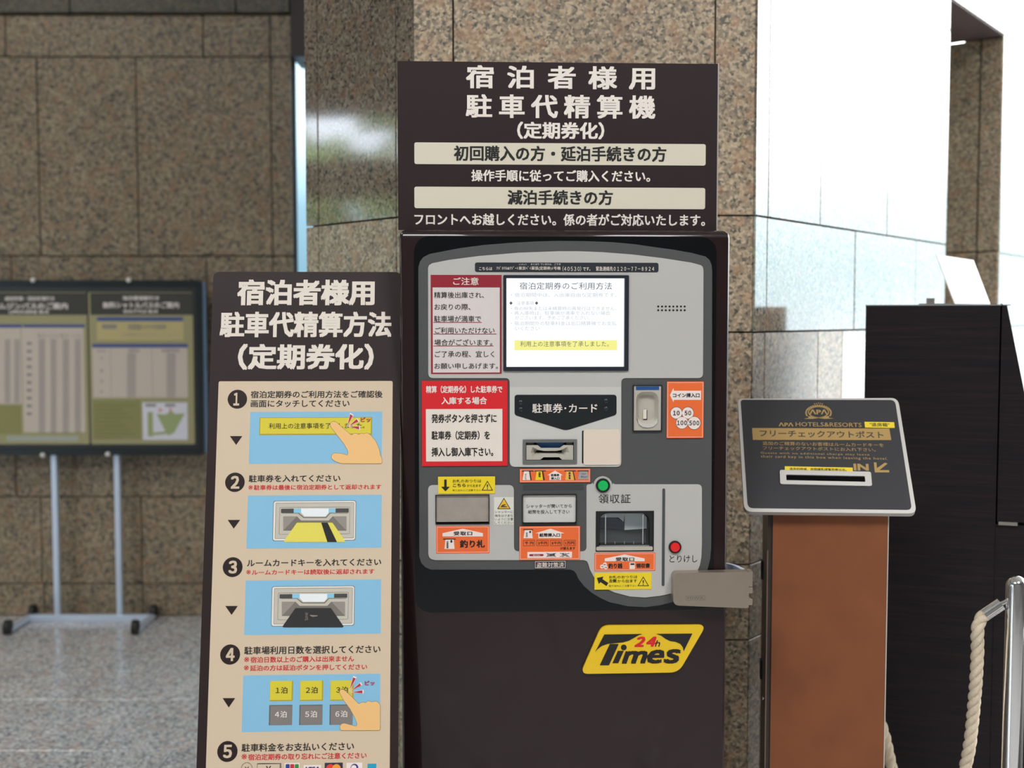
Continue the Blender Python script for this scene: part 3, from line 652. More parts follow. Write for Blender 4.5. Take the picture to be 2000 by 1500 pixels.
# buttons
def button(x, y, ro, ri, col, em, name):
    c = PM.w(*PM.px(x, y)); s1 = 2.0 / F_PX * 1.005
    b = MB().lathe(c, PM.n, [(ro * s1, 0), (ro * s1, 0.003), (ro * s1 * 0.93, 0.004), (ri * s1 * 1.05, 0.0042), (ri * s1 * 1.02, 0.001)], 32).build(name, mBlk2, M, smooth=True)
    MB().lathe(c, PM.n, [(ri * s1, 0.0), (ri * s1, 0.0035), (ri * s1 * 0.9, 0.005), (ri * s1 * 0.5, 0.0058), (0.0005, 0.006)], 32).build('button_cap', mat(name + '_cap', col, 0.35, emit=col, es=em), b, smooth=True)
button(1177.4, 948, 14, 10.2, (12, 150, 72), 0.45, 'green_button')
button(*z7(940, 791), 12.5, 9.6, (196, 26, 28), 0.25, 'red_button')
t = MB(); text(t, PM, '領収証', *z7(195, 275, 508, 365), 0.0003, 0.004, space=1.12); t.build('fascia_lettering', mBlack, M); t = MB(); text(t, PM, 'とりけし', *z7(888, 872, 1160, 942), 0.0003, 0.002); t.build('fascia_lettering', mBlack, M)
plate('divider_bar', rr(PM, *z7(815, 220, 842, 1172), 2.6), mat('divider_grey', (66, 68, 70), 0.5), M, 0, 0.0006)
# receipt window
x0, y0_, x1, y1_, _d = REC['rec']
rw = MB(); u0, v0, u1, v1 = rect(PM, x0, y0_, x1, y1_)
rw.pbox(PM, u0, v0, u1, v1, -0.05, -0.049)
rw.pbox(PM, u0, v0, u0 + 0.0008, v1, -0.049, 0.0005); rw.pbox(PM, u1 - 0.0008, v0, u1, v1, -0.049, 0.0005); rw.pbox(PM, u0, v1 - 0.0008, u1, v1, -0.049, 0.0005); rw.pbox(PM, u0, v0, u1, v0 + 0.0008, -0.049, 0.0005)
rwo = rw.build('receipt_window', mat('receipt_black', (24, 26, 26), 0.4), M)
frm = MB(); frm.prism(PM, rr(PM, x0 + .5, y0_ + .5, x1 - .5, y1_ - .5), -0.003, -0.001, [poly(PM, soft([(1170, 1068, 2), (1269, 1068, 2), (1269, 1003, 18), (1171, 1003, 18)], 8))]); frm.build('window_surround', mat('receipt_black', (24, 26, 26), 0.4), rwo)
plate('flap', poly(PM, soft([(1172, 1068, 2), (1268, 1068, 2), (1268, 1004, 18), (1172, 1004, 18)], 8)), glass_mat('clear_flap', (0.92, 0.94, 0.95), 0.08, 0.07), rwo, -0.004, -0.003, 'clear plastic flap')
plate('receipt_paper', poly(PM, z7.pts([(470, 655), (690, 640), (690, 530), (640, 470), (475, 470)])), mat('inner_pale', (175, 178, 178), 0.5, k=0.45), rwo, -0.030, -0.028, 'pale inner chute wall')
plate('chute_plate', poly(PM, z7.pts([(205, 530), (410, 530), (462, 575), (475, 480), (250, 470)])), mat('inner_pale', (175, 178, 178), 0.5, k=0.45), rwo, -0.030, -0.028)
plate('blue_shutter', poly(PM, z7.pts([(205, 640), (470, 650), (470, 585), (400, 540), (205, 540)])), mat('inner_blue', (66, 76, 100), 0.4), rwo, -0.036, -0.033)
plate('chute_floor', poly(PM, z7.pts([(215, 790), (690, 790), (690, 660), (215, 650)])), mat('inner_grey', (88, 90, 92), 0.4), rwo, -0.040, -0.037)
for x in (265, 630): plate('flap_rib', rr(PM, *z7(x - 4, 480, x + 4, 765)), mat('rib_pale', (165, 168, 168), 0.3), rwo, -0.003, -0.0022)
for x in (357, 450, 540): plate('flap_tick', rr(PM, *z7(x - 2, 740, x + 2, 765)), mat('rib_pale', (165, 168, 168), 0.3), rwo, -0.003, -0.0022)
plate('tray_lip', rr(PM, *z7(172, 787, 722, 822), 2), mBeige, rwo, -0.012, 0.003)
# receipt sticker
o3 = orange(*z7(155, 847, 748, 1025), 'orange sticker under the receipt window')
plate('house_shape', poly(PM, z7.pts([(255, 930), (645, 930), (645, 903), (450, 864), (255, 903)])), wm, o3, 0.0006, 0.0009)
t = MB(); text(t, PM, '受取口', *z7(362, 891, 543, 928), D2, 0.03, space=1.1); text(t, PM, '釣り銭', *z7(290, 950, 427, 1000), D1, 0.035); text(t, PM, '領収書', *z7(562, 950, 695, 995), D1, 0.035)
for i, (x, y) in enumerate(((228, 982), (256, 962), (266, 990))):
    plate('coin_disc', disc(PM, *z7(x, y), 3.9, 16), wm, o3, 0.0006, 0.0008 + i * 0.0001)
    text(t, PM, ('10', '50', '100')[i], *z7(x - 11, y - 5, x + 11, y + 5), D2, 0.02)
plate('receipt_icon', rr(PM, *z7(498, 942, 550, 1006)), wm, o3, 0.0006, 0.0009); t.prism(PM, rr(PM, *z7(506, 950, 544, 966)), 0.0009, 0.0011)
t.build('lettering', mBlack, o3)
# hasp lock on the right edge
mLock = mat('champagne_steel', (158, 146, 132), 0.3, 0.75, noise=0.05, nscale=40)
lk = empty('hasp_lock', Vector((0, 0, 0))); lk.parent = M; lk.location = Vector((0, 0, 0))
PK = PM.at(0.022)
lb = MB().prism(PM, poly(PK, soft([(1315, 1182.5, 12), (1460, 1188, 1), (1460, 1117, 1), (1315, 1119.5, 10)], 8)), 0.001, 0.022).build('lock_body', mLock, M, bevel=0.003, label='champagne steel lock body over the right edge')
PE = PM.at(0.0)
for ya, yb in ((1123, 1147), (1148, 1160), (1171, 1183)):
    MB().pbox(PM, *rect(PK, 1461.5, ya, 1471, yb), -0.004, 0.0195).build('hinge_knuckle', mLock, lb, bevel=0.0015)
MB().pbox(PM, *rect(PK, 1459.5, 1118, 1463, 1187), -0.004, 0.021).build('hinge_strap', mLock, lb)
MB().pbox(PM, *rect(PK, 1463, 1117, 1471, 1122.5), -0.004, 0.0195).build('hinge_strap', mLock, lb)
sh = MB(); ue = uR
u_a, u_b = PK.px(1466, 1150)[0], ue
vs_t, vs_b = PK.px(1440, 1116)[1], PK.px(1440, 1180)[1]
ring = []
for i in range(9):
    a = math.radians(i * 90 / 8); ring.append((ue + 0.003 + (u_a - ue - 0.004) * math.cos(a), 0.0 - 0.075 * math.sin(a)))
out = [PM.w(u, vs_t - 0.004, d) for u, d in ring] + [PM.w(u, vs_b, d) for u, d in ring]
inn_r = [(ue + 0.002 + (u - ue) * 0.72, d * 0.85) for u, d in ring]
inn_ = [PM.w(u, vs_t - 0.004, d) for u, d in inn_r] + [PM.w(u, vs_b, d) for u, d in inn_r]
q = len(ring); fs = []
for i in range(q - 1):
    fs += [(i, i + 1, i + 1 + q, i + q), (2 * q + i, 2 * q + i + q, 2 * q + i + 1 + q, 2 * q + i + 1), (i, 2 * q + i, 2 * q + i + 1, i + 1), (q + i, q + i + 1, 3 * q + i + 1, 3 * q + i)]
sh.add(out + inn_, fs); sh.build('shackle_plate', mat('shackle_steel', (190, 200, 220), 0.4, 0.3), lb, label='curved steel plate wrapping the machine side')
t = MB(); frame(t, PK, *z7(1045, 1268, 1238, 1312), 0.7, 0.0001, 0.0003, 2); text(t, PK, 'MIWA', *z7(1062, 1278, 1220, 1302), 0.0003, 0.02, space=1.1); t.build('embossed_mark', mat('emboss', (128, 118, 106), 0.4, 0.6), lb)
bpy.data.objects.remove(lk)
# emblem plate
PMb = Pb
em = MB().prism(PMb, poly(PMb, soft(z8.pts([(160, 602, 75), (1085, 588, 85), (1345, 140, 75), (360, 146, 75)]), 12, 7)), 0, 0.006).build('emblem_plate', mat('emblem_yellow', (226, 186, 28), 0.35), M, bevel=0.002, seg=2, label='yellow slanted emblem plate')
PE = PMb.at(0.006)
t = MB()
t.prism(PE, poly(PE, z8.pts([(388, 238), (345, 320), (303, 402), (325, 375), (365, 345), (420, 326), (500, 318), (560, 312), (620, 296), (680, 262), (715, 243), (745, 233)])), 0, 0.0007)
t.prism(PE, poly(PE, z8.pts([(1220, 229), (880, 232), (925, 248), (965, 278), (1010, 300), (1060, 306), (1105, 325), (1130, 358), (1138, 395)][::1])), 0, 0.0007)
t.prism(PE, poly(PE, soft(z8.pts([(345, 528), (432, 528), (524, 328), (440, 328)]), 1)), 0, 0.0007)
for ch_, b_, bo_ in (('ｍ', (553, 392, 795, 512), 0.05), ('ｅ', (792, 380, 955, 512), 0.05), ('ｓ', (945, 375, 1112, 512), 0.05)):
    text(t, PE, ch_, *z8(*b_), 0.0007, bo_, shear=0.3)
t.prism(PE, poly(PE, z8.pts([(465, 508), (520, 508), (572, 392), (517, 392)])), 0, 0.0007); t.prism(PE, disc(PE, *z8(572, 360), 5.6, 20), 0, 0.0007)
text(t, PE, 'ｈ', *z8(866, 292, 915, 352), 0.0007, 0.015, shear=0.3)
t.build('emblem_lettering', mBlack, em)
t = MB(); text(t, PE, '２４', *z8(672, 257, 882, 354), 0.0007, 0.05, shear=0.3, space=0.54); t.build('emblem_lettering', mRed, em, label='red number')

# ------------------------------------------------------------------ header sign on the machine
PH = PM.at(-0.03)
hs = empty('header_sign', PH.w(0, vT, -0.006), 'dark brown board with large white lettering standing on top of the payment machine', 'sign')
mSign = mat('sign_brown', (40, 27, 28), 0.5, spec=0.3)
mSignCream = mat('sign_cream', (206, 198, 178), 0.55)
uh = rect(PH, 777, 122, 1402, 447)
MB().pbox(PH, uh[0], vT + 0.001, uh[2], uh[3], -0.012, 0).build('board', mSign, hs)
for x_ in (uh[0] + 0.06, uh[2] - 0.09): MB().pbox(PH, x_, vT + 0.001, x_ + 0.03, vT + 0.05, -0.05, -0.0121).build('support_bracket', mBlk2, hs)
zh = Z(760, 100, 2.9412)
MB().pbox(PH, uh[2] - 0.0012, vT + 0.001, uh[2] + 0.0008, uh[3] + 0.0008, -0.0125, 0.0004).build('edge_trim', mat('alu_edge', (190, 185, 178), 0.3, 0.5), hs)
b1 = MB().prism(PH, rr(PH, *zh(145, 529, 1818, 653), 4), 0, 0.0008).build('banner', mSignCream, hs, label='cream banner with the first heading')
t = MB(); text(t, PH, '初回購入の方・延泊手続きの方', *zh(372, 545, 1592, 634), 0.001, 0.03); t.build('lettering', mBlack, b1)
b2 = MB().prism(PH, rr(PH, *zh(145, 782, 1815, 905), 4), 0, 0.0008).build('banner', mSignCream, hs, label='cream banner with the second heading')
t = MB(); text(t, PH, '減泊手続きの方', *zh(680, 798, 1285, 884), 0.001, 0.03); t.build('lettering', mBlack, b2)
t = MB()
text(t, PH, '宿泊者様用', *zh(441, 84, 1528, 218), 0.0005, 0.028, space=1.8); text(t, PH, '駐車代精算機', *zh(440, 250, 1530, 386), 0.0005, 0.028, space=1.44)
text(t, PH, '（定期券化）', *zh(735, 406, 1236, 506), 0.0005, 0.032)
text(t, PH, '操作手順に従ってご購入ください。', *zh(472, 683, 1500, 750), 0.0005, 0.025); text(t, PH, 'フロントへお越しください。係の者がご対応いたします。', *zh(145, 934, 1815, 1003), 0.0005, 0.025)
t.build('lettering', mWhite, hs)

# ------------------------------------------------------------------ leaning instruction sign
PG = yawed(600, 618, 2.03, 2.4, 77.0)
PG.v = PG.v; zb = -PG.o.z / PG.v.z
gbase = PG.w(0, zb); gbase.z = 0
G = empty('instruction_sign', gbase, 'tall leaning brown instruction board with five numbered steps on cream', 'sign')
mPB = mat('board_dark_brown', (40, 28, 27), 0.5, spec=0.3)
mCream = mat('board_cream', (200, 180, 154), 0.6)
ul, ur_ = PG.px(409.5, 745)[0], PG.px(782, 745)[0]; vt = PG.px(600, 531)[1]
ZB = (ul, zb, ur_, vt)
q_ = 0.012; corner = []
def rrl(u0, v0, u1, v1, q, seg=5):
    out = []
    for cx, cy, a0 in ((u1 - q, v0 + q, -90), (u1 - q, v1 - q, 0), (u0 + q, v1 - q, 90), (u0 + q, v0 + q, 180)):
        for i in range(seg + 1):
            a = math.radians(a0 + 90 * i / seg); out.append((cx + q * math.cos(a), cy + q * math.sin(a)))
    return out
MB().prism(PG, rrl(ul, zb + 0.008, ur_, vt, 0.010), -0.012, 0).build('board', mPB, G)
cu = rect(PG, 427, 745, 767, 760)
crm = MB().prism(PG, rrl(cu[0], zb + 0.12, cu[2], PG.px(600, 744.5)[1], 0.003), 0, 0.0008).build('cream_field', mCream, G)
back = MB()
for uu in (ul + 0.02, ur_ - 0.045):
    p0 = PG.w(uu, vt - 0.15, -0.014); p1 = Vector((p0.x, p0.y + 0.12, 0.012)); back = MB().tube([p0, p1], 0.011, 8)
    back.build('rear_leg', mPB, G)
t = MB(); zg1, zg2, zg3 = Z(390, 510, 3.75), Z(390, 900, 4.2857), Z(380, 1240, 4.878)
text(t, PG, '宿泊者様用', *zg1(275, 135, 1282, 325), 0.0005, 0.04); text(t, PG, '駐車代精算方法', *zg1(148, 370, 1405, 558), 0.0005, 0.036); text(t, PG, '（定期券化）', *zg1(280, 605, 1275, 797), 0.0005, 0.038)
t.build('title_lettering', mat('title_white', (216, 205, 192), 0.55), G)
A1, A2, A3, A4, A5 = 0.001, 0.0013, 0.0016, 0.0019, 0.0022
def badge(n, zz, x, y, r):
    cx, cy = zz(x, y)
    o = MB().prism(PG, disc(PG, cx, cy, r / zz.k, 32), 0.0008, A1).build('number_badge', mPB, G)
    t = MB(); R = r / zz.k; text(t, PG, fw(n), cx - R * (0.42 if n != '1' else 0.4), cy - R * 0.66, cx + R * (0.46 if n != '1' else 0.2), cy + R * 0.66, A2, 0.04); t.build('numeral', mCream, o)
badge('1', zg1, 277, 1012, 71); badge('2', zg2, 296, 180, 82); badge('3', zg2, 277, 890, 83); badge('4', zg3, 340, 187, 95); badge('5', zg3, 314, 1110, 97)
for zz, P_ in ((zg1, [(222, 1282), (268, 1347), (313, 1282)]), (zg2, [(235, 495), (286, 568), (340, 495)]), (zg2, [(215, 1215), (268, 1290), (320, 1215)]), (zg3, [(268, 602), (327, 692), (388, 602)])):
    MB().prism(PG, poly(PG, zz.pts(P_)), 0.0008, A1).build('step_arrow', mPB, G)
t = MB()
text(t, PG, '宿泊定期券のご利用方法をご確認後', *zg1(375, 950, 1340, 1003), A1, 0.018); text(t, PG, '画面にタッチしてください', *zg1(375, 1018, 1098, 1070), A1, 0.018)
text(t, PG, '駐車券を入れてください', *zg2(412, 118, 1178, 178), A1, 0.02); text(t, PG, 'ルームカードキーを入れてください', *zg2(397, 822, 1520, 882), A1, 0.02)
text(t, PG, '駐車場利用日数を選択してください', *zg3(475, 104, 1772, 180), A1, 0.02); text(t, PG, '駐車料金をお支払いください', *zg3(450, 1028, 1520, 1106), A1, 0.02)
t.build('step_lettering', mBlack, G)
t = MB()
for s_, zz, b_ in (('駐車券は最後に宿泊定期券として返却されます', zg2, (408, 200, 1520, 243)), ('ルームカードキーは読取後に返却されます', zg2, (390, 908, 1463, 952)), ('宿泊日数以上のご購入は出来ません', zg3, (472, 203, 1520, 260)),
                  ('延泊の方は延泊ボタンを押してください', zg3, (470, 283, 1645, 338)), ('宿泊定期券の取り忘れにご注意ください', zg3, (447, 1126, 1640, 1186))):
    h_ = b_[3] - b_[1]; text(t, PG, s_, *zz(b_[0] + h_ * 1.08, b_[1], b_[2], b_[3]), A1, 0.022); text(t, PG, '※', *zz(b_[0], b_[1] + h_ * 0.12, b_[0] + h_ * 0.88, b_[3] - h_ * 0.02), A1, 0.004)
t.build('note_lettering', mat('note_red', (196, 40, 44), 0.5), G, label='red note lettering')
mPic = mat('picture_blue', (126, 178, 206), 0.55); mSkin = mat('hand_peach', (226, 180, 116), 0.6); mKey = mat('key_yellow', (206, 190, 50), 0.5)
mKeyD = mat('key_yellow_edge', (168, 150, 30), 0.5); mSpark = mat('spark_red', (176, 32, 50), 0.5); mLine = mat('outline_grey', (90, 84, 76), 0.6); mKG = mat('key_grey', (122, 116, 112), 0.5)
def pic(zz, box, label):
    return MB().prism(PG, rr(PG, *zz(*box)), 0.0008, A1).build('picture_panel', mPic, G, label=label)
def hand(zz, pts, par, d):
    P_ = zz.pts(pts); c = Vector((sum(p[0] for p in P_) / len(P_), sum(p[1] for p in P_) / len(P_)))
    sm = soft([(p[0], p[1]) for p in P_], 3.2, 4)
    n = len(sm); grow = []
    for i in range(n):
        a, b = Vector(sm[i - 1]), Vector(sm[(i + 1) % n]); t_ = (b - a); nrm = Vector((t_.y, -t_.x)); nrm = nrm.normalized() if nrm.length > 0 else nrm
        grow.append((sm[i][0] + nrm.x * 0.55, sm[i][1] + nrm.y * 0.55))
    MB().prism(PG, poly(PG, grow), A1, d - 0.0001).build('hand_outline', mLine, par)
    MB().prism(PG, poly(PG, sm), A1, d).build('pointing_hand', mSkin, par)
def spark(zz, wedges, par, tx):
    o_, w_ = MB(), MB()
    for (tip, a, b) in wedges:
        o_.prism(PG, poly(PG, zz.pts([tip, a, b])), A1, A4)
        c = Vector(((tip[0] + a[0] + b[0]) / 3, (tip[1] + a[1] + b[1]) / 3))
        big = [tuple(c + (Vector(p) - c) * 1.35) for p in (tip, a, b)]
        w_.prism(PG, poly(PG, zz.pts(big)), A1, A3 + 0.0001)
    w_.build('spark_edge', wm, par); text(o_, PG, 'ピッ', *zz(*tx), A4, 0.03); o_.build('spark', mSpark, par, label='red press marks')
p1 = pic(zg1, (366, 1104, 1335, 1483), 'blue picture of a finger pressing a yellow bar')
MB().prism(PG, rr(PG, *zg1(438, 1144, 1264, 1274)), A1, A1 + .0001).build('key_edge', mKeyD, p1)
MB().prism(PG, rr(PG, *zg1(445, 1149, 1254, 1264)), A1, A1 + .0002).build('yellow_key', mKey, p1)
t = MB(); text(t, PG, '利用上の注意事項を了承しました。', *zg1(508, 1186, 1208, 1228), A2 + .0001, 0.006); t.build('key_lettering', mBlack, p1)
hand(zg1, [(955, 1195), (965, 1180), (985, 1174), (1003, 1182), (1060, 1232), (1112, 1278), (1130, 1262), (1150, 1264), (1165, 1272), (1185, 1262), (1205, 1268), (1220, 1258), (1250, 1272), (1290, 1320), (1315, 1380), (1322, 1420), (1335, 1446), (1335, 1483), (1040, 1483), (995, 1468), (966, 1446), (966, 1420), (985, 1406), (1040, 1410), (1084, 1424), (1090, 1395), (1055, 1335), (1000, 1265), (962, 1215)], p1, A3)
spark(zg1, [((1083, 1205), (1103, 1122), (1122, 1135)), ((1098, 1205), (1150, 1158), (1163, 1176)), ((1100, 1212), (1168, 1212), (1168, 1234))], p1, (1180, 1145, 1252, 1180))
def slotpic(oy, x_, boxes, dark):
    zz = Z(390, 900, 4.2857); par = pic(zz, boxes, 'blue picture of a %s card entering the slot' % ('black' if dark else 'yellow'))
    P = lambda pts: poly(PG, zz.pts([(a + x_, b + oy) for a, b in pts])[::-1])
    R = lambda a, b, c, d, r=0: rr(PG, *zz(a + x_, b + oy, c + x_, d + oy), r)
    mPl = mat('slot_drawing', (186, 180, 166), 0.6)
    MB().prism(PG, R(614, 334, 1308, 669, 4), A1, A1 + .0001).build('slot_outline', mLine, par)
    MB().prism(PG, R(618, 338, 1304, 665, 4), A1, A1 + .0002).build('slot_rim', mat('rim_white', (222, 216, 206), 0.6), par)
    t = MB(); frame(t, PG, *zz(634 + x_, 350 + oy, 1292 + x_, 650 + oy), 0.5, A1, A2 + .0002, 1); frame(t, PG, *zz(668 + x_, 388 + oy, 1257 + x_, 615 + oy), 0.5, A1, A2 + .0002, 2)
    t.prism(PG, P([(690, 440), (825, 440), (870, 478), (1060, 478), (1095, 440), (1240, 440), (1240, 436), (1092, 436), (1056, 472), (874, 472), (830, 436), (690, 436)]), A1, A2 + .0003)
    t.build('slot_lines', mLine, par)
    MB().prism(PG, R(636, 352, 1290, 648, 2), A1, A2).build('slot_face', mPl, par)
    MB().prism(PG, R(682, 400, 1248, 435), A1, A2 + .0001).build('slot_band', mat('band_dark', (66, 64, 60), 0.6), par)
    MB().prism(PG, R(788, 400, 1138, 435), A1, A2 + .0002).build('slot_band', mat('band_blue', (130, 190, 216), 0.6), par)
    MB().prism(PG, P([(850, 400), (1080, 400), (1080, 435), (1056, 466), (878, 466), (850, 435)]), A1, A2 + .0003).build('slot_light', mat('band_white', (222, 226, 226), 0.6), par)
    MB().prism(PG, P([(700, 465), (815, 465), (850, 500), (1080, 500), (1115, 465), (1230, 465), (1230, 585), (1140, 585), (1090, 520), (820, 520), (780, 585), (700, 585)]), A1, A2 + .0001).build('slot_funnel', mat('funnel_grey', (112, 106, 98), 0.6), par)
    for tri in ([(700, 465), (815, 465), (700, 585)], [(1230, 465), (1230, 585), (1115, 465)]): MB().prism(PG, P(tri), A1, A2 + .00015).build('funnel_side', mat('funnel_side', (140, 134, 124), 0.6), par)
    MB().prism(PG, poly(PG, soft(zz.pts([(a + x_, b + oy) for a, b in [(815, 518), (1112, 518), (1218, 672), (1210, 680), (712, 680), (706, 672)]]), 1.0)[::-1]), A1, A3).build('card', mat('card_black', (40, 38, 38), 0.5) if dark else mat('card_yellow', (216, 204, 84), 0.5), par)
    if not dark:
        MB().prism(PG, P([(1018, 518), (1072, 518), (1150, 680), (1070, 680)]), A1, A3 + .0001).build('card_stripe', mBlack, par)
    else:
        t = MB(); text(t, PG, 'APA HOTEL', *zz(895 + x_, 556 + oy, 920 + x_, 622 + oy), A4, 0.01, rot=-1); t.prism(PG, P([(936, 576), (1000, 580), (1000, 586), (960, 592), (936, 582)]), A1, A4); t.build('card_mark', mat('mark_grey', (140, 128, 120), 0.5), par)
slotpic(0, 0, (399, 288, 1522, 731), False)
slotpic(714, -12, (380, 998, 1517, 1452), True)
p4 = pic(zg3, (458, 378, 1768, 916), 'blue picture of six night buttons and a finger')
for i in range(6):
    c_, r_ = i % 3, i // 3; x = 720 + c_ * 288 - (7 if r_ else 0); y = 438 - c_ * 2 + (229 if r_ else 0)
    MB().prism(PG, rr(PG, *zg3(x - 2, y, x + 218, y + 192)), A1, A1 + .0001).build('key_edge', mat('key_grey_edge', (88, 84, 82), 0.5) if r_ else mKeyD, p4)
    MB().prism(PG, rr(PG, *(zg3(x + 8, y + 8, x + 216, y + 190) if r_ else zg3(x, y, x + 206, y + 182))), A1, A1 + .0002).build('grey_key' if r_ else 'yellow_key', mKG if r_ else mKey, p4)
    t1 = MB(); text(t1, PG, fw('%d' % (i + 1)) + '泊', *zg3(x + 54, y + 58, x + 166, y + 120), A2 + .0001, 0.012, space=0.85); t1.build('key_lettering', wm if r_ else mBlack, p4)
hand(zg3, [(1380, 545), (1385, 528), (1403, 518), (1425, 522), (1500, 590), (1566, 660), (1585, 645), (1610, 640), (1630, 650), (1645, 632), (1665, 628), (1690, 642), (1715, 630), (1740, 635), (1768, 662), (1768, 907), (1395, 908), (1383, 880), (1395, 850), (1425, 840), (1480, 855), (1540, 872), (1553, 850), (1530, 790), (1480, 700), (1420, 620)], p4, A3)
spark(zg3, [((1478, 520), (1512, 405), (1537, 415)), ((1495, 530), (1575, 460), (1588, 480)), ((1500, 545), (1600, 528), (1600, 555))], p4, (1622, 436, 1715, 480))
# payment icons along the bottom of the visible part
ic = MB(); ic.prism(PG, disc(PG, *zg3(498, 1270), 11, 24), 0.0008, A1, [disc(PG, *zg3(498, 1270), 10.2, 24)])
text(ic, PG, '¥', *zg3(478, 1255, 520, 1300), A1, 0.01); frame(ic, PG, *zg3(595, 1226, 815, 1340), 0.7, 0.0008, A1); text(ic, PG, '¥', *zg3(680, 1248, 730, 1310), A1, 0.01)
ic.prism(PG, poly(PG, zg3.pts([(595, 1226), (815, 1226), (825, 1216), (825, 1330), (819, 1335), (819, 1222), (603, 1222)][::-1])), 0.0008, A1)
ic.build('cash_icons', mBlack, G)
def logo(name, box, m, r=0.5): return MB().prism(PG, rr(PG, *zg3(*box), r), 0.0008, A1).build(name, m, G)
lg = logo('card_logo', (858, 1220, 1000, 1330), wm)
for x, c in ((868, (44, 62, 130)), (912, (190, 40, 50)), (955, (50, 130, 60))): MB().prism(PG, rr(PG, *zg3(x, 1230, x + 38, 1320), 1.5), A1, A2).build('logo_bar', mat('logo_%d' % x, c, 0.5), lg)
lg = logo('card_logo', (1040, 1240, 1205, 1330), wm); t = MB(); text(t, PG, 'VISA', *zg3(1058, 1255, 1190, 1300), A2, 0.04, shear=0.25); t.build('logo_lettering', mat('logo_navy', (40, 48, 120), 0.5), lg)
lg = logo('card_logo', (1240, 1217, 1412, 1330), mat('logo_ink', (44, 40, 60), 0.5)); MB().prism(PG, disc(PG, *zg3(1295, 1272), 8.3, 24), A1, A2).build('logo_disc', mat('logo_red', (214, 60, 40), 0.5), lg); MB().prism(PG, disc(PG, *zg3(1352, 1272), 8.3, 24), A1, A2 + .0001).build('logo_disc', mat('logo_orange', (232, 150, 50), 0.5), lg)
lg = logo('card_logo', (1447, 1217, 1598, 1330), wm); MB().prism(PG, disc(PG, *zg3(1524, 1265), 7.5, 24), A1, A2).build('logo_disc', mat('logo_navy', (40, 48, 120), 0.5), lg); MB().prism(PG, disc(PG, *zg3(1518, 1265), 5.2, 24), A1, A3).build('logo_disc', wm, lg)
lg = logo('card_logo', (1648, 1226, 1732, 1330), mat('logo_teal', (30, 150, 180), 0.5))

# ------------------------------------------------------------------ key return post
AP = -9.0
PP = yawed(1620, 1002, 2.12, AP, 52.0)
zp4 = Z(1420, 760, 5.2632)
print('PLATE', [tuple(round(c, 3) for c in PP.px(*p)) for p in ((1441, 778), (1754, 777), (1790, 1003), (1453, 999))])
print('SIGN', [tuple(round(c, 3) for c in PG.px(*p)) for p in ((427, 745), (767, 745), (405, 1500), (763, 1500))])
pbase = PP.w(0, 0); pbase = Vector((pbase.x, pbase.y + 0.15, 0))
Q = empty('key_return_post', pbase, 'orange brown key card return post with a slanted grey plate on top', 'post')
mSil = mat('satin_silver', (196, 192, 186), 0.35, 0.35)
MB().prism(PP, poly(PP, soft([(1453, 999.5, 16), (1790.5, 1003, 14), (1754, 777, 14), (1440.5, 778.5, 9)], 8)), -0.012, 0).build('top_plate', mSil, Q, bevel=0.002, seg=2)
plt = MB().prism(PP, poly(PP, soft([(1460.5, 992.5, 11), (1781, 996, 10), (1748, 781.5, 10), (1446.5, 781, 6)], 6)), 0, 0.0006).build('plate_face', mat('plate_grey', (50, 50, 52), 0.42, spec=0.3), Q)
mGold = mat('gold_print', (165, 134, 78), 0.45, 0.2)
def prect(box): return rr(PP, *zp4(*box))
t = MB(); text(t, PP, 'ΛPΛ', *zp4(530, 347, 682, 386), 0.001, 0.03); text(t, PP, 'HOTELS&RESORTS', *zp4(705, 346, 1383, 389), 0.001, 0.006)
text(t, PP, '追加のご精算のないお客様はルームカードキーを', *zp4(365, 549, 1608, 588), 0.001, 0.004); text(t, PP, 'フリーチェックアウトポストにお入れ下さい。', *zp4(368, 598, 1525, 635), 0.001, 0.004)
text(t, PP, 'Guests with no additional charge may leave', *zp4(345, 656, 1462, 683), 0.001, 0.004, space=1.15); text(t, PP, 'their card key in this box when leaving the hotel.', *zp4(347, 692, 1650, 726), 0.001, 0.004, space=1.15)
text(t, PP, 'IN', *zp4(1300, 770, 1455, 840), 0.001, 0.04)
t.prism(PP, poly(PP, zp4.pts([(1508, 755), (1535, 755), (1540, 815), (1622, 758), (1650, 768), (1565, 835), (1665, 835), (1668, 858), (1518, 858)][::-1])), 0.0006, 0.0009)
# crest
cx, cy = 940, 238
ell = lambda rx, ry, n=28: [(cx + rx * math.cos(2 * math.pi * i / n), cy + ry * math.sin(2 * math.pi * i / n)) for i in range(n)]
t.prism(PP, poly(PP, zp4.pts(ell(108, 62))), 0.0006, 0.0009, [poly(PP, zp4.pts(ell(98, 52)))])
text(t, PP, 'ΛPΛ', *zp4(846, 212, 1032, 262), 0.001, 0.03)
t.prism(PP, poly(PP, zp4.pts([(790, 308), (840, 296), (830, 280), (890, 285), (940, 290), (1000, 285), (1050, 278), (1045, 296), (1095, 305), (1000, 308), (940, 300), (880, 308)])), 0.0006, 0.0009)
for i in range(22):
    a = math.radians(200 - i * 220 / 21 - 0); x, y = cx + 128 * math.cos(a), cy + 8 - 76 * math.sin(a); s_ = 11
    t.prism(PP, poly(PP, zp4.pts([(x + s_, y), (x, y - s_), (x - s_, y), (x, y + s_)])), 0.0006, 0.0009)
for i in range(5):
    x = cx - 40 + i * 20; y = 158 - (8 if i == 2 else 3 if i in (1, 3) else 0); t.prism(PP, poly(PP, zp4.pts([(x + 7, y), (x, y - 14), (x - 7, y)])), 0.0006, 0.0009)
t.build('gold_lettering', mGold, Q)
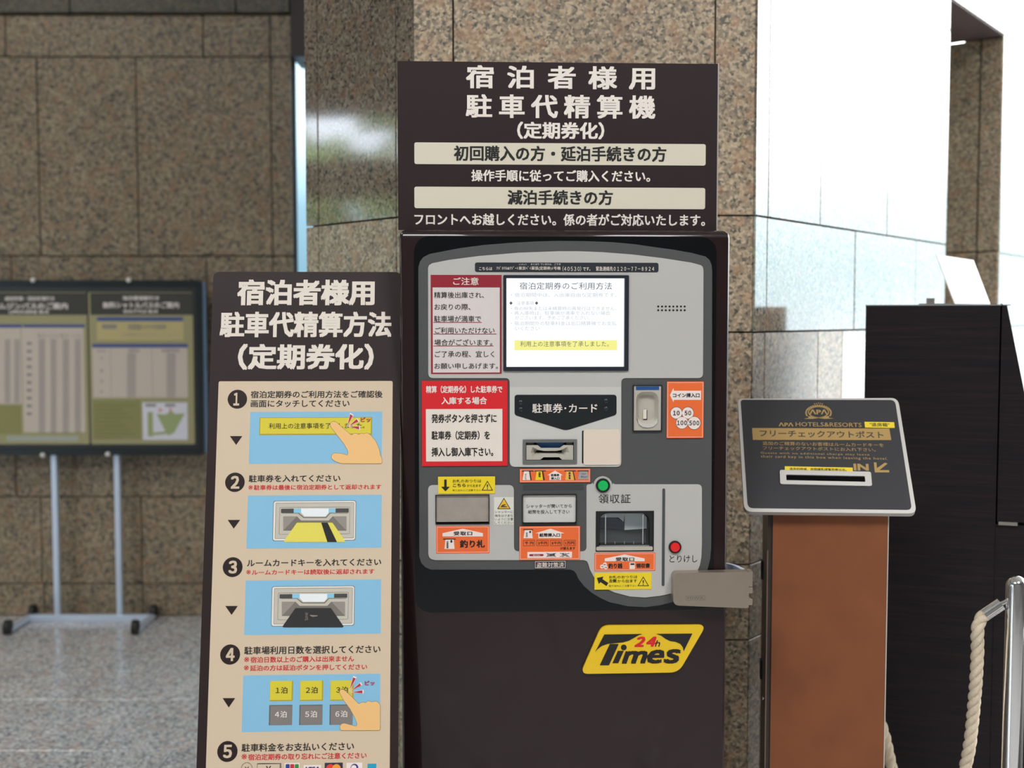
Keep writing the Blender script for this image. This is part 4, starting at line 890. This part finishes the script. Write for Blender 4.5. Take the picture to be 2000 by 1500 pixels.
gb = MB().prism(PP, poly(PP, zp4.pts([(265, 524), (1688, 526), (1668, 408), (257, 402)])), 0.0006, 0.0009).build('gold_banner', mGold, Q); t = MB(); text(t, PP, 'フリーチェックアウトポスト', *zp4(335, 429, 1607, 500), 0.0011, 0.02); t.build('lettering', mat('plate_ink', (66, 58, 48), 0.5), gb)
for bx, tx, s_ in (((1415, 341, 1720, 400), (1465, 350, 1668, 390), '"退房箱"'), ((594, 803, 1292, 850), (642, 815, 1228, 843), '退房的時候，房間鑰匙請幫我寄出去。')):
    o = MB().prism(PP, prect(bx), 0.0006, 0.0012).build('yellow_label', mYel, Q); t = MB(); text(t, PP, s_, *zp4(*tx), 0.0014, 0.012); t.build('lettering', mat('label_ink', (70, 56, 20), 0.5), o)
bz = MB().prism(PP, rr(PP, *zp4(543, 850, 1482, 996), 4), 0.0006, 0.004, [rr(PP, *zp4(608, 897, 1415, 955), 1)]).build('slot_bezel', mSil, Q, bevel=0.001, seg=2)
MB().prism(PP, rr(PP, *zp4(606, 895, 1417, 957), 1), 0.0006, 0.001).build('slot_shade', mat('slot_shade_black', (0, 0, 0), 0.9, raw=(0.003, 0.003, 0.003, 1), spec=0.1), bz)  # flat plate; the shade inside the slot is put into its black colour
# post body: dark steel carcass with an orange brown leather-look front
PPf = yawed(1620, 1100, 2.15, AP)
u0, u1 = PPf.px(1497, 1250)[0], PPf.px(1730.5, 1250)[0]; uf = PPf.px(1506.5, 1250)[0]
ztp = PP.w(0, 0).z + 0.012; vb_, vt_ = -PPf.o.z, ztp - PPf.o.z
mOrg = mat('orange_leather', (124, 70, 36), 0.6, noise=0.22, nscale=14)
dpt = 0.17
bb = MB(); tops = [(0.0, vt_), (dpt, vt_ + dpt * math.tan(math.radians(50)))]
for uu0, uu1, nm, mm, d0, d1 in ((u0, u1, 'post_body', mat('post_steel', (52, 40, 34), 0.4), 0.002, dpt),):
    vs = []
    for u in (uu0, uu1):
        for d in (d0, d1):
            vs += [PPf.w(u, vb_ + 0.012, -d), PPf.w(u, vt_ - 0.02 + (d) * math.tan(math.radians(49)), -d)]
    MB().add(vs, [(0, 1, 5, 4), (2, 6, 7, 3), (0, 2, 3, 1), (4, 5, 7, 6), (1, 3, 7, 5), (0, 4, 6, 2)]).build(nm, mm, Q)
MB().pbox(PPf, uf, vb_ + 0.012, u1 - 0.001, vt_ - 0.02, -0.002, 0.004).build('front_panel', mOrg, Q, label='orange brown leather-look front')
MB().pbox(PPf, u1 - 0.001, vb_ + 0.012, u1 + 0.0008, vt_ - 0.02, -0.004, 0.0045).build('edge_trim', mSil, Q)
MB().pbox(PPf, u0 - 0.001, vb_ + 0.012, u0 + 0.0012, vt_ - 0.09, -0.004, 0.002).build('edge_trim', mat('dull_edge', (120, 100, 88), 0.4, 0.5), Q)
MB().pbox(PPf, u0 - 0.05, vb_, u1 + 0.05, vb_ + 0.012, -0.175, 0.05).build('foot_plate', mBlk2, Q, bevel=0.003)
for k, yy in enumerate((1124, 1330)): MB().add([PPf.w(u0 - .004, PPf.px(1497, yy)[1], -0.15), PPf.w(u0 - .004, PPf.px(1497, yy)[1], -0.13), PPf.w(u0 - .004, PPf.px(1497, yy + 38)[1], -0.13), PPf.w(u0 - .004, PPf.px(1497, yy + 38)[1], -0.15), PPf.w(u0 + .001, PPf.px(1497, yy)[1], -0.15), PPf.w(u0 + .001, PPf.px(1497, yy)[1], -0.13), PPf.w(u0 + .001, PPf.px(1497, yy + 38)[1], -0.13), PPf.w(u0 + .001, PPf.px(1497, yy + 38)[1], -0.15)], [(0, 1, 2, 3), (4, 7, 6, 5), (0, 4, 5, 1), (1, 5, 6, 2), (2, 6, 7, 3), (3, 7, 4, 0)]).build('door_hinge', mBlk2, Q)
MB().lathe(PPf.w(u0 - 0.001, PPf.px(1497, 1374)[1], -0.03), -PPf.u, [(0.004, 0), (0.004, 0.003), (0.0025, 0.0045)], 14).build('door_screw', mat('chrome', (0, 0, 0), 0.08, 1.0, raw=(0.85, 0.85, 0.85, 1)), Q, smooth=True)

# ------------------------------------------------------------------ dark kiosk
PD = yawed(1686, 620, 2.62, -18.0)
kb = PD.w(0.2, 0, -0.2); kb.z = 0
KI = empty('reception_kiosk', kb, 'tall dark wood kiosk cabinet with a slanted side profile', 'kiosk')
mW = bpy.data.materials.new('dark_wenge'); mW.use_nodes = True
n = mW.node_tree; b = n.nodes['Principled BSDF']; g = n.nodes.new('ShaderNodeNewGeometry'); mp = n.nodes.new('ShaderNodeMapping'); mp.inputs['Scale'].default_value = (2.5, 2.5, 90)
nz = n.nodes.new('ShaderNodeTexNoise'); nz.inputs['Scale'].default_value = 2.2; nz.inputs['Detail'].default_value = 5; r_ = n.nodes.new('ShaderNodeValToRGB')
r_.color_ramp.elements[0].color = (0.008, 0.0075, 0.010, 1); r_.color_ramp.elements[1].color = (0.022, 0.013, 0.014, 1); r_.color_ramp.elements[0].position = 0.35; r_.color_ramp.elements[1].position = 0.7
n.links.new(g.outputs['Position'], mp.inputs[0]); n.links.new(mp.outputs[0], nz.inputs['Vector']); n.links.new(nz.outputs['Fac'], r_.inputs[0]); n.links.new(r_.outputs[0], b.inputs['Base Color']); b.inputs['Roughness'].default_value = 0.45; b.inputs['Specular IOR Level'].default_value = 0.25
uk = PD.px(1686, 900)[0]; ut = PD.px(1947, 900)[0]; vt_k = PD.px(1800, 597)[1]; vbk = -PD.o.z; vstep = PD.px(1947, 1021)[1]
s1 = PD.px(1967, 598); s2 = PD.px(2000, 762)
sl_ = (s2[0] - s1[0]) / (s2[1] - s1[1]); vlow = s1[1] - 0.32
MB().pbox(PD, uk, vbk, ut, vt_k, -0.42, 0).build('cabinet_body', mW, KI, bevel=0.001)
MB().prism(PD, [(ut + 0.003, vstep + 0.003), (s1[0] + sl_ * (vlow - s1[1]) + 0.06, vstep + 0.003), (s1[0] + sl_ * (vlow - s1[1]), vlow), (s1[0], vt_k), (ut + 0.003, vt_k)], -0.42, 0.002).build('screen_hood', mW, KI, bevel=0.001)
MB().pbox(PD, ut + 0.0005, vbk, ut + 0.26, vstep - 0.004, -0.42, -0.003).build('lower_cabinet', mW, KI, bevel=0.001)
MB().pbox(PD, ut + 0.006, vstep - 0.004, PD.px(1987, 1021)[0], vstep + 0.003, -0.1, 0.004).build('metal_strip', mSteel, KI)
MB().pbox(PD, uk - 0.001, vt_k, ut + 0.02, vt_k + 0.002, -0.42, 0.001).build('top_edge', mat('edge_silver', (150, 160, 165), 0.3, 0.5), KI)
MB().lathe(PD.w(ut + 0.002, vt_k, -0.001), (0, 0, 1), [(0.004, 0), (0.004, 0.003), (0.002, 0.0045)], 12).build('corner_bolt', mat('chrome', (0, 0, 0)), KI, smooth=True)
# slanted white card holder on the kiosk
mTr = bpy.data.materials.new('white_translucent_acrylic'); mTr.use_nodes = True; n = mTr.node_tree; n.nodes.clear()
o_ = n.nodes.new('ShaderNodeOutputMaterial'); a1 = n.nodes.new('ShaderNodeBsdfDiffuse'); a1.inputs[0].default_value = (0.9, 0.9, 0.9, 1); a2 = n.nodes.new('ShaderNodeBsdfTranslucent'); a2.inputs[0].default_value = (0.95, 0.95, 0.95, 1); x_ = n.nodes.new('ShaderNodeMixShader'); x_.inputs[0].default_value = 0.85
g3 = n.nodes.new('ShaderNodeBsdfGlossy'); g3.inputs['Roughness'].default_value = 0.15; x3 = n.nodes.new('ShaderNodeMixShader'); x3.inputs[0].default_value = 0.12
n.links.new(a1.outputs[0], x_.inputs[1]); n.links.new(a2.outputs[0], x_.inputs[2]); n.links.new(x_.outputs[0], x3.inputs[1]); n.links.new(g3.outputs[0], x3.inputs[2]); n.links.new(x3.outputs[0], o_.inputs[0])
PA = PD.at(-0.10)
hz = [PA.px(*p) for p in ((1865, 596), (1941, 596), (1911, 501), (1830, 495))]
vk = vt_k + 0.0022
ba = PA.w(*hz[0]); SH = empty('card_stand', Vector((ba.x, ba.y, H_CAM + 0.03)), 'slanted white acrylic card stand on top of the dark kiosk', 'card stand')
hz[0] = (hz[0][0], vk + 0.003); hz[1] = (hz[1][0], vk + 0.003)
vs = [PA.w(hz[0][0], hz[0][1], 0.02), PA.w(hz[1][0], hz[1][1], -0.10), PA.w(hz[2][0], hz[2][1], -0.17), PA.w(hz[3][0], hz[3][1], -0.04)]
# solid wedge-thin sheet
nn = (vs[1] - vs[0]).cross(vs[3] - vs[0]).normalized() * 0.003
MB().add(vs + [v - nn for v in vs], [(0, 1, 2, 3), (7, 6, 5, 4), (0, 4, 5, 1), (1, 5, 6, 2), (2, 6, 7, 3), (3, 7, 4, 0)]).build('acrylic_sheet', mTr, SH)
MB().pbox(PD, PA.px(1795, 595)[0], vk, PA.px(1862, 595)[0], vk + 0.003, -0.16, -0.05).build('stand_foot', mSteel, SH)
cb_ = MB().pbox(PD, PA.px(1812, 595)[0], vk + 0.0001, PA.px(1828, 595)[0], vk + 0.017, -0.26, -0.20).build('small_box', mSteel)
tag(cb_, 'small grey box beside the white card stand on the kiosk', 'box')

# ------------------------------------------------------------------ stanchion and rope
mCh = mat('chrome', (0, 0, 0))
d_ = ray(1982, 1250); pc = CAM + d_ * (2.15 / d_.y)
zt = (CAM + ray(1982, 1124) * (2.15 / ray(1982, 1124).y)).z
ST = empty('rope_stanchion', (pc.x, pc.y, 0), 'polished chrome stanchion post with a domed top holding the rope', 'stanchion')
R0 = 20.5 / F_PX * 2.15
MB().lathe((pc.x, pc.y, 0), (0, 0, 1), [(R0, 0.02)] + [(R0, zt - R0 * 1.0)] + [(R0 * math.cos(a * math.pi / 16), zt - R0 * 1.0 + R0 * math.sin(a * math.pi / 16)) for a in range(1, 9)], 40).build('pole', mCh, ST, smooth=True)
MB().lathe((pc.x, pc.y, 0), (0, 0, 1), [(0.16, 0), (0.16, 0.006), (0.15, 0.012), (0.05, 0.024), (R0 + 0.002, 0.03)], 48).build('base_disc', mCh, ST, smooth=True)
def at(x, y, Y): d = ray(x, y); return CAM + d * (Y / d.y)
h0, h1 = at(1963, 1176, 2.15), at(1953, 1180, 2.15)
MB().tube([at(1968, 1172, 2.15), h0, h1, at(1950, 1182, 2.15)], 0.0045, 10).build('hook', mCh, ST, smooth=True)
RP = empty('barrier_rope', at(1915, 1300, 2.15), 'thick twisted cream rope hanging from the chrome stanchion', 'rope')
e0, e1 = at(1954, 1180, 2.15), at(1922, 1202, 2.15)
MB().tube([e0, e1], 0.0125, 20).build('end_ferrule', mCh, RP, smooth=True)
ctrl = [at(1926, 1199, 2.15), at(1914, 1212, 2.15), at(1909, 1235, 2.15), at(1909, 1270, 2.16), at(1906, 1330, 2.17), at(1900, 1400, 2.19), at(1893, 1460, 2.2), at(1880, 1520, 2.22), at(1860, 1590, 2.25), at(1825, 1635, 2.3), at(1785, 1625, 2.36), at(1758, 1570, 2.4), at(1742, 1500, 2.43), at(1726, 1430, 2.46), at(1700, 1360, 2.49), at(1650, 1275, 2.52), at(1583, 1195, 2.53)]
def spline(P, n=14):
    out = []
    for i in range(len(P) - 1):
        p0, p1, p2, p3 = P[max(i - 1, 0)], P[i], P[i + 1], P[min(i + 2, len(P) - 1)]
        for k in range(n):
            t = k / n; out.append(0.5 * ((2 * p1) + (p2 - p0) * t + (2 * p0 - 5 * p1 + 4 * p2 - p3) * t * t + (3 * p1 - p0 - 3 * p2 + p3) * t ** 3))
    return out + [P[-1]]
pts = spline(ctrl); ln = [0]
for a_, b_ in zip(pts, pts[1:]): ln.append(ln[-1] + (b_ - a_).length)
mRope = mat('rope_cotton', (206, 190, 166), 0.85, noise=0.25, nscale=300)
fr = []; up = Vector((0, 1, 0))
for i, p in enumerate(pts):
    t_ = (pts[min(i + 1, len(pts) - 1)] - pts[max(i - 1, 0)]).normalized(); a_ = (up - t_ * up.dot(t_)).normalized(); up = a_; fr.append((a_, t_.cross(a_)))
RR = 0.0112
for k in range(3):
    q = []
    for i, p in enumerate(pts):
        ph = 2 * math.pi * (ln[i] / 0.062 + k / 3); q.append(p + (fr[i][0] * math.cos(ph) + fr[i][1] * math.sin(ph)) * RR * 0.48)
    MB().tube(q, RR * 0.62, 10).build('strand', mRope, RP, smooth=True)
# second stanchion, mostly hidden behind the post, carries the other rope end
S2 = empty('rope_stanchion', (at(1533, 1200, 2.53).x, 2.53, 0), 'second chrome stanchion standing behind the key card return post', 'stanchion')
for ch in list(ST.children):
    if ch.name.startswith('hook'): continue
    c = ch.copy(); COL.objects.link(c); c.parent = S2
MB().tube([ctrl[-1], ctrl[-1] + Vector((-0.03, 0, 0.015))], 0.013, 16).build('end_ferrule', mCh, RP, smooth=True)

# ------------------------------------------------------------------ notice board on wheels
dw = ray(280, 1243); Yw = -H_CAM / dw.z * dw.y
Yb = Yw + 0.22
PN = Plane((0, Yb, 0), (1, 0, 0), (0, 0, 1))
nb = PN.w(PN.px(160, 900)[0], 0)
NB = empty('notice_board', nb, 'black framed wheeled notice board with two bus timetable posters', 'notice board')
u0, v0, u1, v1 = rect(PN, -77, 547, 397, 889)
mFr = mat('board_frame', (34, 36, 36), 0.35, k=0.53)
MB().prism(PN, rrl(u0, v0, u1, v1, 0.02), -0.03, 0, [rrl(u0 + 0.028, v0 + 0.03, u1 - 0.028, v1 - 0.022, 0.01)]).build('outer_frame', mat('board_frame_black', (18, 24, 26), 0.3, k=0.53), NB)
MB().pbox(PN, u0 + 0.02, v0 + 0.02, u1 - 0.02, v1 - 0.02, -0.028, -0.012).build('backing', mFr, NB)
MB().pbox(PN, u1 + 0.0002, v0 + 0.01, u1 + 0.012, v1 - 0.01, -0.03, -0.005).build('side_rail', mat('side_rail_blue', (76, 92, 112), 0.4, k=0.53), NB)
zn = Z(0, 530, 4.054); KN = 0.60
mOl = mat('poster_olive', (126, 120, 88), 0.6, k=KN); mOl2 = mat('poster_olive_dark', (110, 108, 66), 0.6, k=KN); mPp = mat('poster_table', (160, 148, 138), 0.6, k=KN); mHd = mat('poster_header', (44, 42, 38), 0.5, k=KN); mNv = mat('poster_navy', (54, 66, 108), 0.6, k=KN); mHw = mat('poster_white', (180, 172, 166), 0.6, k=KN); mTx = mat('poster_grey_text', (112, 106, 104), 0.6, k=KN); mMap = mat('poster_map', (172, 170, 178), 0.6, k=KN); mMg = mat('map_green', (124, 132, 92), 0.6, k=KN)
def poster(x0, x1, label):
    o = MB().prism(PN, rr(PN, *zn(x0, 165, x1, 1370), 3), -0.012, -0.010).build('poster', mOl, NB, label=label)
    MB().prism(PN, rr(PN, *zn(x0 + 4, 170, x1 - 4, 345), 1.5), -0.010, -0.0095).build('poster_header', mHd, o); return o
Ln = -0.009
po = poster(705, 1530, 'shuttle bus poster with a small map')
t = MB(); text(t, PN, '海浜幕張駅行き', *zn(965, 195, 1255, 228), Ln, 0.03); text(t, PN, '無料シャトルバスのご案内', *zn(808, 242, 1412, 292), Ln, 0.03); text(t, PN, 'SHUTTLE BUS', *zn(972, 304, 1245, 330), Ln, 0.03); t.build('header_lettering', mHw, po)
MB().prism(PN, rr(PN, *zn(762, 395, 1448, 545)), -0.010, -0.0096).build('info_field', mat('poster_tan', (150, 138, 96), 0.6, k=KN), po)
t = MB(); t.prism(PN, rr(PN, *zn(762, 362, 1445, 395)), -0.010, -0.0095); t.prism(PN, rr(PN, *zn(725, 574, 1482, 605)), -0.010, -0.0095); t.build('navy_bar', mNv, po)
MB().prism(PN, rr(PN, *zn(728, 605, 1480, 1000)), -0.010, -0.0096).build('timetable', mPp, po)
t = MB()
for x0_, x1_ in ((1000, 1070), (1315, 1385)):
    for y in range(650, 990, 14): t.prism(PN, rr(PN, *zn(x0_, y, x1_, y + 7)), -0.0096, -0.0092)
for i, y in enumerate((690, 785, 870, 950)): text(t, PN, ('7', '8', '9', '10')[i], *zn(785, y - 10, 812, y + 14), Ln)
text(t, PN, '時刻', *zn(765, 618, 832, 645), Ln); text(t, PN, '発車時刻', *zn(1010, 615, 1100, 640), Ln, 0.02); text(t, PN, '到着時刻', *zn(1275, 615, 1415, 640), Ln, 0.02)
for x in (870, 1200): t.prism(PN, rr(PN, *zn(x, 610, x + 3, 995)), -0.0096, -0.0093)
text(t, PN, '海浜幕張駅 → ホテル正面玄関', *zn(1005, 415, 1305, 465), Ln, 0.01); text(t, PN, 'お問合せはフロントまで', *zn(955, 490, 1395, 512), Ln)
t.build('table_lettering', mTx, po)['kind'] = 'stuff'
for b_ in ((802, 420, 918, 455), (1145, 1050, 1232, 1072), (1300, 1050, 1385, 1072)): MB().prism(PN, rr(PN, *zn(*b_), 2), -0.0096, -0.0085).build('dark_pill', mTx, po)
MB().prism(PN, rr(PN, *zn(728, 1020, 1110, 1330)), -0.010, -0.0096).build('note_field', mOl2, po)
t = MB()
for y in range(1060, 1320, 32): t.prism(PN, rr(PN, *zn(745, y, 1080 - (y * 7) % 130, y + 8)), -0.0096, -0.0093)
t.build('note_lines', mat('note_ink', (92, 92, 50), 0.6, k=KN), po)['kind'] = 'stuff'
mpp = MB().prism(PN, rr(PN, *zn(1125, 1040, 1480, 1335)), -0.010, -0.0093).build('map_field', mMap, po)
t = MB(); t.prism(PN, rr(PN, *zn(1165, 1115, 1207, 1310)), -0.0093, -0.0088); t.prism(PN, poly(PN, zn.pts([(1200, 1300), (1320, 1290), (1310, 1268), (1200, 1280)])), -0.0093, -0.0087); t.prism(PN, poly(PN, zn.pts([(1305, 1270), (1330, 1302), (1375, 1280), (1460, 1125), (1380, 1130), (1350, 1100), (1310, 1135), (1235, 1130)])), -0.0093, -0.0086); t.build('map_roads', mMg, po)
t = MB(); t.prism(PN, disc(PN, *zn(1265, 1100), 3), -0.0093, -0.0086); t.prism(PN, disc(PN, *zn(1345, 1095), 2.5), -0.0093, -0.0086); t.build('map_marker', mat('map_red', (176, 90, 86), 0.6, k=KN), po)
po = poster(-255, 690, 'airport bus poster with long timetables')
t = MB(); text(t, PN, '成田空港・羽田空港行き', *zn(30, 198, 425, 232), Ln, 0.03); text(t, PN, 'リムジンバスのご案内', *zn(-70, 248, 530, 300), Ln, 0.03); text(t, PN, 'LIMOUSINE BUS', *zn(65, 308, 380, 334), Ln, 0.03); t.build('header_lettering', mHw, po)
t = MB(); t.prism(PN, rr(PN, *zn(-230, 420, 168, 447)), -0.010, -0.0095); t.prism(PN, rr(PN, *zn(178, 420, 665, 445)), -0.010, -0.0095); t.build('navy_bar', mNv, po)
MB().prism(PN, rr(PN, *zn(-230, 447, 162, 1050)), -0.010, -0.0096).build('timetable', mPp, po); MB().prism(PN, rr(PN, *zn(172, 447, 662, 1275)), -0.010, -0.0096).build('timetable', mPp, po)
t = MB()
for x0_, x1_, ye in ((30, 75, 1045), (105, 150, 1045), (-60, -20, 1045), (300, 350, 1270), (395, 440, 1270), (490, 540, 1270), (585, 635, 1270)):
    for y in range(540, ye, 13): t.prism(PN, rr(PN, *zn(x0_, y, x1_, y + 7)), -0.0096, -0.0092)
for y in range(560, 1180, 62): t.prism(PN, rr(PN, *zn(205, y, 245, y + 22)), -0.0096, -0.0092)
text(t, PN, '第1ターミナル 第2ターミナル', *zn(290, 490, 640, 530), Ln); t.build('table_lettering', mTx, po)['kind'] = 'stuff'
MB().prism(PN, rr(PN, *zn(-230, 1065, 160, 1290)), -0.010, -0.0096).build('note_field', mOl2, po)
MB().prism(PN, rr(PN, *zn(45, 1305, 615, 1345)), -0.010, -0.0096).build('footer_field', mat('poster_footer', (130, 134, 124), 0.6, k=KN), po)
text_m = MB()
for x, y in ((65, 547), (252, 547)) : MB().lathe(PN.w(*PN.px(x, y), 0.004), PN.n, [(0.011, -0.01), (0.011, 0.004), (0.006, 0.008)], 14).build('frame_clip', mSil, NB, smooth=True)
for x, y in ((84, 889), (211, 887)): MB().lathe(PN.w(*PN.px(x, y), 0.004), PN.n, [(0.011, -0.01), (0.011, 0.004), (0.006, 0.008)], 14).build('frame_clip', mSil, NB, smooth=True)
mAl = mat('aluminium_tube', (168, 178, 192), 0.35, 0.6, k=0.53)
zrail = PN.px(200, 1205)[1]
for x in (102, 225):
    uu = PN.px(x, 1050)[0]; vt2 = PN.px(x, 800)[1]
    MB().prism(PN, rrl(uu - 0.0115, zrail, uu + 0.0115, vt2, 0.004, 3), -0.062, -0.034).build('pole', mAl, NB)
ua, ub = PN.px(50, 1205)[0], PN.px(290, 1205)[0]
MB().pbox(PN, ua, zrail - 0.03, ub, zrail, -0.065, -0.030).build('cross_rail', mAl, NB, bevel=0.003)
for uu, sgn in ((ua, -1), (ub, 1)):
    p0 = PN.w(uu, zrail - 0.012, 0.20); p1 = PN.w(uu, zrail - 0.012, -(Yfar - Yb - 0.04))
    MB().tube([p0, p1], 0.014, 10).build('foot_rail', mAl, NB, smooth=True)
    for d in (0.19, -(Yfar - Yb - 0.05)):
        c = PN.w(uu, 0.0, d); k = MB(); k.lathe(Vector((c.x - 0.014, c.y, 0.033)), (1, 0, 0), [(0.02, 0), (0.033, 0.003), (0.033, 0.025), (0.02, 0.028)], 20)
        w_ = k.build('caster_wheel', mBlk2, NB, smooth=True)
        MB().tube([Vector((c.x, c.y, 0.06)), Vector((c.x, c.y, zrail - 0.012))], 0.012, 8).build('caster_fork', mBlk2, w_)
